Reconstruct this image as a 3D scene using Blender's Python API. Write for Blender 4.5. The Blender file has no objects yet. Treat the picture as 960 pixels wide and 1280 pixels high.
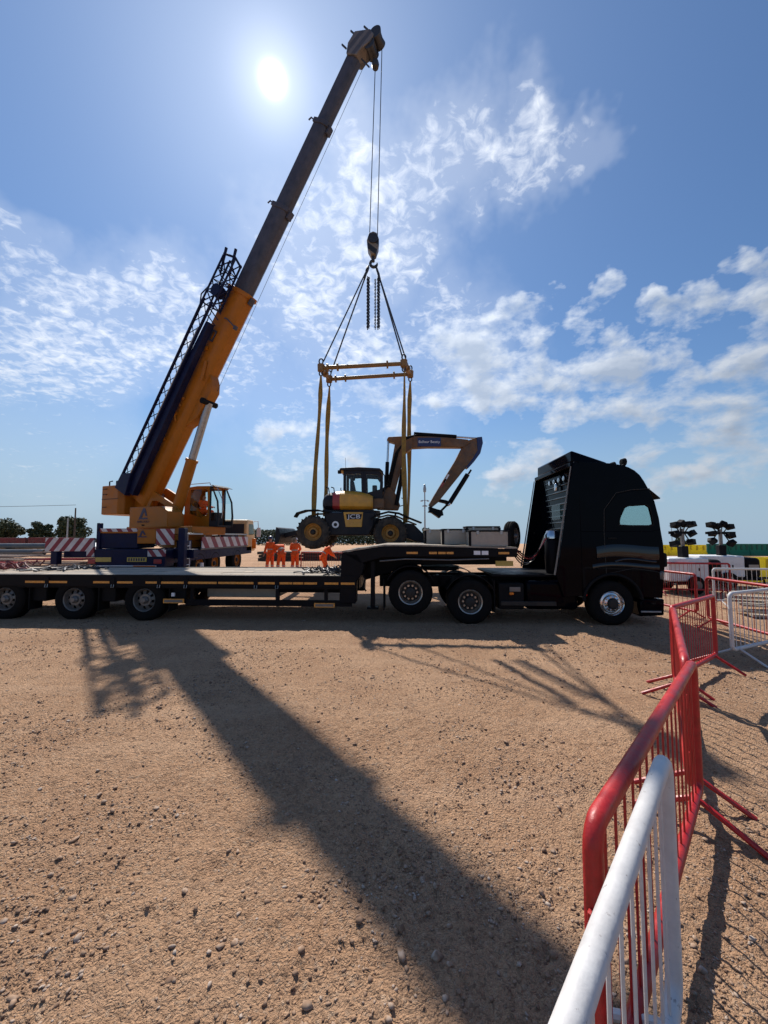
import bpy, bmesh, math, random
import numpy as np
from mathutils import Vector, Matrix
R = math.radians
random.seed(7)
rng = np.random.default_rng(7)
scene = bpy.context.scene
COL = scene.collection

# ------------------------------------------------------------------ camera
cam_d = bpy.data.cameras.new('Camera')
cam = bpy.data.objects.new('Camera', cam_d)
COL.objects.link(cam)
cam.location = (0, 0, 2.0)
cam.rotation_euler = (R(90 + 3.57), 0, 0)
cam_d.sensor_fit = 'HORIZONTAL'
cam_d.sensor_width = 36
cam_d.lens = 36 * 481 / 960
cam_d.clip_start = 0.05
cam_d.clip_end = 5000
scene.camera = cam

# ------------------------------------------------------------------ sun and sky
SUN_EL, SUN_AZ = R(50.6), R(-17.3)           # azimuth from +Y towards +X
S = Vector((math.sin(SUN_AZ) * math.cos(SUN_EL), math.cos(SUN_AZ) * math.cos(SUN_EL), math.sin(SUN_EL)))
ld = bpy.data.lights.new('sun', 'SUN')
ld.energy = 5.0
ld.angle = R(0.55)
ld.color = (1.0, 0.95, 0.87)
lo = bpy.data.objects.new('sun', ld)
COL.objects.link(lo)
lo.location = (0, 0, 30)
lo.rotation_euler = (-S).to_track_quat('-Z', 'Y').to_euler()

world = bpy.data.worlds.new('World')
scene.world = world
world.use_nodes = True
world.cycles.sampling_method = 'MANUAL'
world.cycles.sample_map_resolution = 256
WT = world.node_tree
WT.nodes.clear()


def wn(t, **kw):
    n = WT.nodes.new(t)
    for k, v in kw.items():
        setattr(n, k, v)
    return n


def wl(a, b):
    WT.links.new(a, b)


def wmath(op, a, b=None, c=None, clamp=False):
    n = wn('ShaderNodeMath', operation=op, use_clamp=clamp)
    for i, v in enumerate((a, b, c)):
        if v is None:
            continue
        if isinstance(v, (int, float)):
            n.inputs[i].default_value = v
        else:
            wl(v, n.inputs[i])
    return n.outputs[0]


def wvec(op, a, b=None, scale=None):
    n = wn('ShaderNodeVectorMath', operation=op)
    for i, v in enumerate((a, b)):
        if v is None:
            continue
        if isinstance(v, (tuple, list, Vector)):
            n.inputs[i].default_value = tuple(v)
        else:
            wl(v, n.inputs[i])
    if scale is not None:
        n.inputs['Scale'].default_value = scale
    return n


def wnoise(vec, scale, detail, rough=0.5, dist=0.0):
    n = wn('ShaderNodeTexNoise')
    wl(vec, n.inputs['Vector'])
    n.inputs['Scale'].default_value = scale
    n.inputs['Detail'].default_value = detail
    n.inputs['Roughness'].default_value = rough
    n.inputs['Distortion'].default_value = dist
    return n


def wramp(v, lo_, hi_, a=0.0, b=1.0):
    n = wn('ShaderNodeMapRange', interpolation_type='SMOOTHSTEP')
    wl(v, n.inputs['Value'])
    for k, x in (('From Min', lo_), ('From Max', hi_), ('To Min', a), ('To Max', b)):
        n.inputs[k].default_value = x
    return n.outputs[0]


def build_world():
    tc = wn('ShaderNodeTexCoord')
    d = wvec('NORMALIZE', tc.outputs['Generated']).outputs[0]
    sky = wn('ShaderNodeTexSky', sky_type='NISHITA')
    sky.sun_disc = False
    sky.sun_elevation = SUN_EL
    sky.sun_rotation = SUN_AZ
    sky.air_density = 1.15
    sky.dust_density = 0.25
    sky.ozone_density = 2.2
    sep = wn('ShaderNodeSeparateXYZ')
    wl(d, sep.inputs[0])
    zc = wmath('ADD', wmath('MAXIMUM', sep.outputs[2], 0.0), 0.16)
    px, py = wmath('DIVIDE', sep.outputs[0], zc), wmath('DIVIDE', sep.outputs[1], zc)
    comb = wn('ShaderNodeCombineXYZ')
    wl(px, comb.inputs[0]); wl(py, comb.inputs[1])
    plane = comb.outputs[0]                               # a flat cloud layer overhead
    # slow wobble of the direction, so cloud fields have uneven borders
    wob = wnoise(d, 7.0, 4.0, 0.6)
    off = wvec('SCALE', wvec('SUBTRACT', wob.outputs['Color'], (0.5, 0.5, 0.5)).outputs[0], scale=0.22).outputs[0]
    dw = wvec('NORMALIZE', wvec('ADD', d, off).outputs[0]).outputs[0]

    def field(caps):
        tot = None
        for (ax, el, rad, wgt) in caps:                   # azimuth, elevation, radius in degrees
            v = (math.sin(R(ax)) * math.cos(R(el)), math.cos(R(ax)) * math.cos(R(el)), math.sin(R(el)))
            dt = wvec('DOT_PRODUCT', dw, v).outputs['Value']
            m = wramp(dt, math.cos(R(rad * 1.25)), math.cos(R(rad * 0.40)), 0.0, wgt)
            tot = m if tot is None else wmath('MAXIMUM', tot, m)
        return tot
    thin = field(THIN)
    puffy = field(PUFFY)
    # the rest of the sky: scattered fields of both kinds
    rest = wramp(wnoise(plane, 0.55, 3.0, 0.5).outputs[0], 0.52, 0.75, 0.0, 0.6)
    back = wramp(sep.outputs[1], 0.35, -0.1)              # away from what is in view
    thin = wmath('MAXIMUM', thin, wmath('MULTIPLY', rest, back))
    # thin mottled layer
    n1 = wnoise(plane, 24.0, 6.0, 0.60, 0.5).outputs[0]
    n1b = wnoise(plane, 4.5, 3.0, 0.55).outputs[0]
    t = wmath('ADD', wmath('MULTIPLY', n1, 0.58), wmath('MULTIPLY', n1b, 0.42))
    thr = wmath('SUBTRACT', 0.66, wmath('MULTIPLY', thin, 0.27))
    dens1 = wmath('MULTIPLY', wmath('DIVIDE', wmath('SUBTRACT', t, thr), 0.25, clamp=True), wmath('MULTIPLY', thin, 1.25, clamp=True))
    dens1 = wmath('MULTIPLY', dens1, 0.80)
    veil = wmath('MULTIPLY', thin, 0.20)
    dens1 = wmath('MAXIMUM', dens1, veil)
    # puffy low clouds, in direction space, flattened
    st = wvec('MULTIPLY', d, (1.0, 1.0, 1.7)).outputs[0]
    n2 = wnoise(st, 9.5, 9.0, 0.58, 0.15).outputs[0]
    n2u = wnoise(wvec('ADD', st, (-0.012, 0.0, 0.03)).outputs[0], 9.5, 5.0, 0.5, 0.15).outputs[0]
    thr2 = wmath('SUBTRACT', 0.70, wmath('MULTIPLY', puffy, 0.29))
    raw2 = wmath('SUBTRACT', n2, thr2)
    dens2 = wmath('DIVIDE', raw2, 0.17, clamp=True)
    dens2 = wmath('MULTIPLY', dens2, wmath('MULTIPLY', wmath('MULTIPLY', puffy, 2.4, clamp=True), 0.88))
    thick = wmath('DIVIDE', wmath('SUBTRACT', n2u, wmath('ADD', thr2, 0.03)), 0.2, clamp=True)
    # colours (radiance): backlit tops white, thick cores greyer
    sunny = wvec('DOT_PRODUCT', d, tuple(S)).outputs['Value']
    lit = wramp(sunny, 0.35, 1.0, 0.62, 1.08)
    c2 = wn('ShaderNodeMix', data_type='RGBA')
    wl(thick, c2.inputs['Factor'])
    c2.inputs['A'].default_value = (0.80, 0.86, 0.95, 1)
    c2.inputs['B'].default_value = (0.45, 0.53, 0.66, 1)
    cl2 = wvec('SCALE', c2.outputs['Result']); wl(lit, cl2.inputs['Scale'])
    cl1 = wvec('SCALE', (0.94, 0.97, 1.02)); wl(lit, cl1.inputs['Scale'])
    skys = wvec('MULTIPLY', sky.outputs[0], (0.060, 0.076, 0.093)).outputs[0]
    m1 = wn('ShaderNodeMix', data_type='RGBA')
    wl(dens1, m1.inputs['Factor']); wl(skys, m1.inputs['A']); wl(cl1.outputs[0], m1.inputs['B'])
    m2 = wn('ShaderNodeMix', data_type='RGBA')
    wl(dens2, m2.inputs['Factor']); wl(m1.outputs['Result'], m2.inputs['A']); wl(cl2.outputs[0], m2.inputs['B'])
    # the sun itself and the bright air round it
    pos = wmath('MAXIMUM', sunny, 0.0)
    disc = wmath('MULTIPLY', wmath('POWER', pos, 11000.0), 4.0)
    a1 = wmath('MULTIPLY', wmath('POWER', pos, 600.0), 0.34)
    a2 = wmath('MULTIPLY', wmath('POWER', pos, 40.0), 0.12)
    a3 = wmath('MULTIPLY', wmath('POWER', pos, 5.0), 0.10)
    glow = wmath('ADD', wmath('ADD', disc, a1), a2)
    gl = wvec('SCALE', (1.0, 0.98, 0.95)); wl(glow, gl.inputs['Scale'])
    gb = wvec('SCALE', (0.66, 0.80, 1.0)); wl(a3, gb.inputs['Scale'])
    # pale haze lying along the whole horizon
    hz = wramp(sep.outputs[2], 0.36, -0.02, 0.0, 0.90)
    mh = wn('ShaderNodeMix', data_type='RGBA')
    wl(hz, mh.inputs['Factor']); wl(skys, mh.inputs['A'])
    mh.inputs['B'].default_value = (0.315, 0.435, 0.570, 1)
    wl(mh.outputs['Result'], m1.inputs['A'])
    fin = wvec('ADD', wvec('ADD', m2.outputs['Result'], gl.outputs[0]).outputs[0], gb.outputs[0]).outputs[0]
    bg = wn('ShaderNodeBackground')
    wl(fin, bg.inputs['Color'])
    bg.inputs['Strength'].default_value = 1.0
    out = wn('ShaderNodeOutputWorld')
    wl(bg.outputs[0], out.inputs['Surface'])


THIN = [(29.0, 43.3, 2.8, 0.75), (21.2, 44.7, 5.2, 0.9), (10.0, 45.3, 6.5, 1), (-2.5, 44.3, 6.8, 0.95), (-1.2, 38.8, 8.8, 1), (-12.2, 34.0, 8.6, 1), (-6.1, 29.9, 9.7, 0.9), (-30.2, 27.5, 8.1, 0.95), (-39.2, 22.5, 8.6, 1), (-45.8, 19.7, 6.6, 0.95), (-45.6, 28.0, 4.2, 0.75), (-22.1, 23.5, 8.3, 0.75), (10.9, 26.7, 9.6, 0.75), (-9.6, 17.3, 13.1, 0.65), (-41.5, 11.1, 9.6, 0.55), (4.9, 19.7, 8.6, 0.6)]
PUFFY = [(44.5, 25.9, 4.2, 1), (38.5, 24.8, 3.7, 0.95), (44.8, 19.2, 5.3, 1), (28.7, 27.4, 5.0, 0.9), (20.1, 27.6, 5.9, 0.9), (13.2, 24.0, 8.9, 0.95), (24.1, 20.7, 7.4, 1), (34.2, 18.0, 7.3, 1), (41.6, 11.6, 7.3, 1), (36.4, 10.1, 5.4, 0.8), (20.2, 10.0, 6.8, 0.9), (-2.4, 14.7, 9.6, 0.75), (-14.2, 12.6, 6.7, 0.75), (45.6, 15.0, 4.4, 0.9), (0.0, 23.0, 7.4, 0.65)]
build_world()
vs = scene.view_settings
vs.view_transform = 'Standard'
vs.look = 'None'
vs.gamma = 1.0
vs.use_curve_mapping = False
vs.exposure = 0.14

# ------------------------------------------------------------------ materials
def _mat(name):
    m = bpy.data.materials.new(name)
    m.use_nodes = True
    nt = m.node_tree
    return m, nt, nt.nodes['Principled BSDF']


def mk(name, col, rough=0.5, metal=0.0, var=0.18, scale=6.0, bump=0.0, bscale=40.0, coat=0.0, dust=0.0, rvar=0.15, spec=None, chips=0.0):
    m, nt, b = _mat(name)
    N, L = nt.nodes, nt.links
    tc = N.new('ShaderNodeTexCoord')
    nz = N.new('ShaderNodeTexNoise')
    nz.inputs['Scale'].default_value = scale
    nz.inputs['Detail'].default_value = 6
    nz.inputs['Roughness'].default_value = 0.65
    L.new(tc.outputs['Object'], nz.inputs['Vector'])
    mr = N.new('ShaderNodeMapRange')
    mr.inputs['From Min'].default_value = 0.3
    mr.inputs['From Max'].default_value = 0.7
    mr.inputs['To Min'].default_value = 1 - var
    mr.inputs['To Max'].default_value = 1 + var
    L.new(nz.outputs[0], mr.inputs['Value'])
    vm = N.new('ShaderNodeVectorMath'); vm.operation = 'SCALE'
    vm.inputs[0].default_value = col
    L.new(mr.outputs[0], vm.inputs['Scale'])
    colout = vm.outputs[0]
    if dust > 0:
        nd = N.new('ShaderNodeTexNoise')
        nd.inputs['Scale'].default_value = 2.3
        nd.inputs['Detail'].default_value = 8
        nd.inputs['Roughness'].default_value = 0.7
        L.new(tc.outputs['Object'], nd.inputs['Vector'])
        rd = N.new('ShaderNodeMapRange')
        rd.inputs['From Min'].default_value = 0.42
        rd.inputs['From Max'].default_value = 0.72
        rd.inputs['To Max'].default_value = dust
        L.new(nd.outputs[0], rd.inputs['Value'])
        mx = N.new('ShaderNodeMix'); mx.data_type = 'RGBA'
        L.new(rd.outputs[0], mx.inputs['Factor'])
        L.new(colout, mx.inputs['A'])
        mx.inputs['B'].default_value = (0.27, 0.19, 0.13, 1)
        colout = mx.outputs['Result']
    if chips > 0:
        nc = N.new('ShaderNodeTexNoise')
        nc.inputs['Scale'].default_value = 38
        nc.inputs['Detail'].default_value = 7
        nc.inputs['Roughness'].default_value = 0.72
        L.new(tc.outputs['Object'], nc.inputs['Vector'])
        rc = N.new('ShaderNodeMapRange')
        rc.inputs['From Min'].default_value = 0.63
        rc.inputs['From Max'].default_value = 0.67
        rc.inputs['To Max'].default_value = chips
        L.new(nc.outputs[0], rc.inputs['Value'])
        mc = N.new('ShaderNodeMix'); mc.data_type = 'RGBA'
        L.new(rc.outputs[0], mc.inputs['Factor'])
        L.new(colout, mc.inputs['A'])
        mc.inputs['B'].default_value = (0.10, 0.055, 0.035, 1)
        colout = mc.outputs['Result']
    L.new(colout, b.inputs['Base Color'])
    rr = N.new('ShaderNodeMapRange')
    rr.inputs['From Min'].default_value = 0.3
    rr.inputs['From Max'].default_value = 0.7
    rr.inputs['To Min'].default_value = max(0.02, rough - rvar)
    rr.inputs['To Max'].default_value = min(1, rough + rvar)
    L.new(nz.outputs[0], rr.inputs['Value'])
    L.new(rr.outputs[0], b.inputs['Roughness'])
    b.inputs['Metallic'].default_value = metal
    b.inputs['Coat Weight'].default_value = coat
    b.inputs['Coat Roughness'].default_value = 0.05
    if spec is not None:
        b.inputs['Specular IOR Level'].default_value = spec
    if bump > 0:
        nb = N.new('ShaderNodeTexNoise')
        nb.inputs['Scale'].default_value = bscale
        nb.inputs['Detail'].default_value = 5
        L.new(tc.outputs['Object'], nb.inputs['Vector'])
        bp = N.new('ShaderNodeBump')
        bp.inputs['Strength'].default_value = bump
        bp.inputs['Distance'].default_value = 0.01
        L.new(nb.outputs[0], bp.inputs['Height'])
        L.new(bp.outputs[0], b.inputs['Normal'])
    return m


def mk_glass(name, tint=(0.93, 0.97, 0.965)):
    m = bpy.data.materials.new(name)
    m.use_nodes = True
    nt = m.node_tree
    nt.nodes.clear()
    N, L = nt.nodes, nt.links
    tr = N.new('ShaderNodeBsdfTransparent'); tr.inputs[0].default_value = (*tint, 1)
    gl = N.new('ShaderNodeBsdfGlossy'); gl.inputs['Roughness'].default_value = 0.03
    fr = N.new('ShaderNodeFresnel'); fr.inputs[0].default_value = 1.45
    ge = N.new('ShaderNodeNewGeometry')
    iv = N.new('ShaderNodeMath'); iv.operation = 'SUBTRACT'; iv.inputs[0].default_value = 1.0
    L.new(ge.outputs['Backfacing'], iv.inputs[1])
    mu = N.new('ShaderNodeMath'); mu.operation = 'MULTIPLY'
    L.new(fr.outputs[0], mu.inputs[0]); L.new(iv.outputs[0], mu.inputs[1])
    mx = N.new('ShaderNodeMixShader')
    L.new(mu.outputs[0], mx.inputs[0]); L.new(tr.outputs[0], mx.inputs[1]); L.new(gl.outputs[0], mx.inputs[2])
    o = N.new('ShaderNodeOutputMaterial')
    L.new(mx.outputs[0], o.inputs[0])
    return m


def mk_stripe(name, c1, c2, pitch, direction, rough=0.45, axes=(0, 2)):
    """flat printed diagonal bands: direction = (a, b) along two object axes"""
    m, nt, b = _mat(name)
    N, L = nt.nodes, nt.links
    tc = N.new('ShaderNodeTexCoord')
    dt = N.new('ShaderNodeVectorMath'); dt.operation = 'DOT_PRODUCT'
    v = [0, 0, 0]; v[axes[0]] = direction[0] / pitch; v[axes[1]] = direction[1] / pitch
    dt.inputs[1].default_value = v
    L.new(tc.outputs['Object'], dt.inputs[0])
    f = N.new('ShaderNodeMath'); f.operation = 'FRACT'
    L.new(dt.outputs['Value'], f.inputs[0])
    g = N.new('ShaderNodeMath'); g.operation = 'GREATER_THAN'; g.inputs[1].default_value = 0.52
    L.new(f.outputs[0], g.inputs[0])
    mx = N.new('ShaderNodeMix'); mx.data_type = 'RGBA'
    mx.inputs['A'].default_value = (*c1, 1); mx.inputs['B'].default_value = (*c2, 1)
    L.new(g.outputs[0], mx.inputs['Factor'])
    nz = N.new('ShaderNodeTexNoise'); nz.inputs['Scale'].default_value = 5; nz.inputs['Detail'].default_value = 6
    L.new(tc.outputs['Object'], nz.inputs['Vector'])
    mr = N.new('ShaderNodeMapRange'); mr.inputs['To Min'].default_value = 0.55; mr.inputs['To Max'].default_value = 1.2
    L.new(nz.outputs[0], mr.inputs['Value'])
    vm = N.new('ShaderNodeVectorMath'); vm.operation = 'SCALE'
    L.new(mx.outputs['Result'], vm.inputs[0]); L.new(mr.outputs[0], vm.inputs['Scale'])
    L.new(vm.outputs[0], b.inputs['Base Color'])
    b.inputs['Roughness'].default_value = rough
    return m


MAT = dict(
    black_paint=mk('black_paint', (0.0012, 0.0017, 0.0042), 0.05, 0, 0.3, 3, rvar=0.02, spec=0.055),
    black_gloss=mk('black_gloss', (0.003, 0.0035, 0.006), 0.10, 0, 0.3, 3, rvar=0.04, coat=0.25, spec=0.4),
    rusty_white=mk('rusty_white', (0.27, 0.20, 0.16), 0.6, 0.1, 0.4, 6, bump=0.1, dust=0.3),
    black_plastic=mk('black_plastic', (0.010, 0.010, 0.011), 0.6, 0, 0.3, 9, bump=0.1, dust=0.01, spec=0.08),
    black_steel=mk('black_steel', (0.007, 0.007, 0.009), 0.5, 0.0, 0.3, 5, bump=0.15, dust=0.012, spec=0.09),
    rubber=mk('rubber', (0.010, 0.0095, 0.0095), 0.85, 0, 0.3, 12, bump=0.3, dust=0.02, spec=0.08),
    dusty_rubber=mk('dusty_rubber', (0.035, 0.031, 0.028), 0.9, 0, 0.3, 9, bump=0.3, dust=0.35, spec=0.2),
    alloy=mk('alloy', (0.50, 0.47, 0.43), 0.38, 0.85, 0.25, 9, bump=0.1, dust=0.25),
    steel_wheel=mk('steel_wheel', (0.17, 0.165, 0.16), 0.5, 0.5, 0.3, 9, bump=0.1, dust=0.35),
    hub_dark=mk('hub_dark', (0.015, 0.014, 0.014), 0.6, 0.2, 0.3, 12, dust=0.1),
    nut=mk('nut', (0.62, 0.45, 0.32), 0.4, 0.3, 0.3, 20),
    chrome=mk('chrome', (0.62, 0.62, 0.63), 0.16, 1.0, 0.1, 9, rvar=0.08),
    steel=mk('steel', (0.33, 0.34, 0.35), 0.4, 0.8, 0.2, 7, bump=0.1),
    rope=mk('rope', (0.05, 0.05, 0.055), 0.5, 0.6, 0.2, 20),
    rig_steel=mk('rig_steel', (0.045, 0.045, 0.05), 0.5, 0.5, 0.3, 15, bump=0.1),
    navy=mk('navy', (0.006, 0.010, 0.042), 0.45, 0, 0.25, 4, bump=0.08, dust=0.03, spec=0.15),
    crane_yellow=mk('crane_yellow', (0.345, 0.115, 0.006), 0.45, 0, 0.12, 2.5, bump=0.05, dust=0.04, coat=0.05, spec=0.25),
    crane_cream=mk('crane_cream', (0.66, 0.42, 0.16), 0.4, 0, 0.12, 3, dust=0.15, coat=0.2),
    boom_grey=mk('boom_grey', (0.055, 0.057, 0.078), 0.45, 0.0, 0.3, 3, bump=0.06, dust=0.02, spec=0.3),
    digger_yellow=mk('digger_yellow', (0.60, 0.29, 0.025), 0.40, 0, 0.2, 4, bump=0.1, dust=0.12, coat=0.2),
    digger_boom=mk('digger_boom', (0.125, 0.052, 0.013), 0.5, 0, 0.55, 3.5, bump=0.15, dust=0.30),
    digger_rim=mk('digger_rim', (0.42, 0.19, 0.03), 0.5, 0, 0.25, 8, dust=0.3),
    digger_dark=mk('digger_dark', (0.009, 0.010, 0.016), 0.5, 0, 0.3, 6, bump=0.1, dust=0.07, spec=0.25),
    red_paint=mk('red_paint', (0.33, 0.018, 0.022), 0.4, 0, 0.25, 5, dust=0.1, coat=0.2),
    barrier_red=mk('barrier_red', (0.40, 0.011, 0.012), 0.42, 0, 0.30, 14, bump=0.15, bscale=90, dust=0.10, chips=0.8),
    barrier_white=mk('barrier_white', (0.60, 0.585, 0.575), 0.50, 0, 0.12, 9, bump=0.12, bscale=70, dust=0.20, chips=0.55),
    webbing=mk('webbing', (0.26, 0.155, 0.032), 0.85, 0, 0.3, 7, bump=0.3, bscale=120),
    lift_beam=mk('lift_beam', (0.20, 0.105, 0.026), 0.5, 0, 0.25, 8, bump=0.1, dust=0.2),
    amber=mk('amber', (0.72, 0.30, 0.045), 0.3, 0, 0.2, 12, dust=0.2),
    orange_light=mk('orange_light', (0.75, 0.20, 0.02), 0.2, 0, 0.1, 12),
    red_light=mk('red_light', (0.55, 0.015, 0.01), 0.2, 0, 0.1, 12),
    white_paint=mk('white_paint', (0.72, 0.72, 0.72), 0.4, 0, 0.1, 4, dust=0.12),
    pale_grey=mk('pale_grey', (0.35, 0.315, 0.265), 0.6, 0.0, 0.18, 5, bump=0.15, dust=0.35),
    plank=mk('plank', (0.38, 0.31, 0.235), 0.8, 0, 0.35, 5, bump=0.3, dust=0.5),
    plank_b=mk('plank_b', (0.28, 0.245, 0.20), 0.8, 0, 0.35, 5, bump=0.3, dust=0.45),
    plate_yellow=mk('plate_yellow', (0.50, 0.36, 0.07), 0.35, 0, 0.1, 10, dust=0.2),
    print_dark=mk('print_dark', (0.02, 0.018, 0.06), 0.5, 0, 0.1, 10),
    print_white=mk('print_white', (0.78, 0.78, 0.80), 0.5, 0, 0.05, 10),
    sign_navy=mk('sign_navy', (0.012, 0.022, 0.10), 0.4, 0, 0.1, 10),
    hivis=mk('hivis', (0.86, 0.115, 0.012), 0.75, 0, 0.22, 9, bump=0.4, bscale=16),
    reflective=mk('reflective', (0.45, 0.47, 0.44), 0.5, 0.2, 0.1, 20),
    skin=mk('skin', (0.45, 0.24, 0.16), 0.55, 0, 0.1, 20),
    boot=mk('boot', (0.03, 0.022, 0.016), 0.8, 0, 0.2, 20),
    helmet=mk('helmet', (0.035, 0.045, 0.10), 0.35, 0, 0.1, 10),
    seat=mk('seat', (0.018, 0.018, 0.02), 0.8, 0, 0.2, 20),
    yellow_plastic=mk('yellow_plastic', (0.66, 0.54, 0.02), 0.5, 0, 0.35, 7, bump=0.5, bscale=14, dust=0.12),
    green_plastic=mk('green_plastic', (0.008, 0.12, 0.085), 0.5, 0, 0.2, 4, bump=0.1, dust=0.08),
    container_red=mk('container_red', (0.16, 0.025, 0.03), 0.6, 0, 0.25, 1, dust=0.2),
    pipe_grey=mk('pipe_grey', (0.11, 0.12, 0.12), 0.5, 0.2, 0.2, 2, dust=0.15),
    timber_dark=mk('timber_dark', (0.035, 0.03, 0.028), 0.85, 0, 0.35, 3, bump=0.4, dust=0.1),
    galv=mk('galv', (0.30, 0.31, 0.32), 0.45, 0.7, 0.2, 3),
    pole_wood=mk('pole_wood', (0.06, 0.045, 0.035), 0.85, 0, 0.3, 3),
    bark=mk('bark', (0.05, 0.038, 0.028), 0.9, 0, 0.3, 5, bump=0.5),
    lens=mk('lens', (0.10, 0.105, 0.11), 0.15, 0.3, 0.1, 10),
    stripe_a=mk_stripe('stripe_a', (0.62, 0.60, 0.60), (0.24, 0.015, 0.035), 0.30, (0.8, -0.6)),
    stripe_b=mk_stripe('stripe_b', (0.62, 0.60, 0.60), (0.24, 0.015, 0.035), 0.30, (0.8, 0.6)),
    stripe_c=mk_stripe('stripe_c', (0.62, 0.60, 0.60), (0.24, 0.015, 0.035), 0.82, (0.86, 0.8), axes=(1, 2)),
    stripe_hook=mk_stripe('stripe_hook', (0.022, 0.02, 0.02), (0.20, 0.17, 0.13), 0.34, (0.6, 0.75)),
    stripe_head=mk_stripe('stripe_head', (0.075, 0.068, 0.07), (0.15, 0.13, 0.12), 0.34, (0.6, -0.75)),
    glass=mk_glass('glass'),
    glass_dark=mk_glass('glass_dark', (0.68, 0.79, 0.78)),
)


def add_translucency(m, col, f):
    nt = m.node_tree
    N, L = nt.nodes, nt.links
    out = [n for n in N if n.type == 'OUTPUT_MATERIAL'][0]
    tr = N.new('ShaderNodeBsdfTranslucent'); tr.inputs[0].default_value = (*col, 1)
    mx = N.new('ShaderNodeMixShader'); mx.inputs[0].default_value = f
    L.new(N['Principled BSDF'].outputs[0], mx.inputs[1]); L.new(tr.outputs[0], mx.inputs[2])
    L.new(mx.outputs[0], out.inputs['Surface'])


add_translucency(MAT['yellow_plastic'], (0.80, 0.70, 0.03), 0.45)
add_translucency(MAT['green_plastic'], (0.02, 0.30, 0.22), 0.4)


def mk_leaf(name, c1, c2):
    m, nt, b = _mat(name)
    N, L = nt.nodes, nt.links
    oi = N.new('ShaderNodeTexCoord')
    nz = N.new('ShaderNodeTexNoise'); nz.inputs['Scale'].default_value = 0.9; nz.inputs['Detail'].default_value = 3
    L.new(oi.outputs['Object'], nz.inputs['Vector'])
    mx = N.new('ShaderNodeMix'); mx.data_type = 'RGBA'
    mx.inputs['A'].default_value = (*c1, 1); mx.inputs['B'].default_value = (*c2, 1)
    L.new(nz.outputs[0], mx.inputs['Factor'])
    L.new(mx.outputs['Result'], b.inputs['Base Color'])
    b.inputs['Roughness'].default_value = 0.7
    return m


MAT['leaf'] = mk_leaf('leaf', (0.018, 0.032, 0.014), (0.055, 0.080, 0.030))


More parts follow.
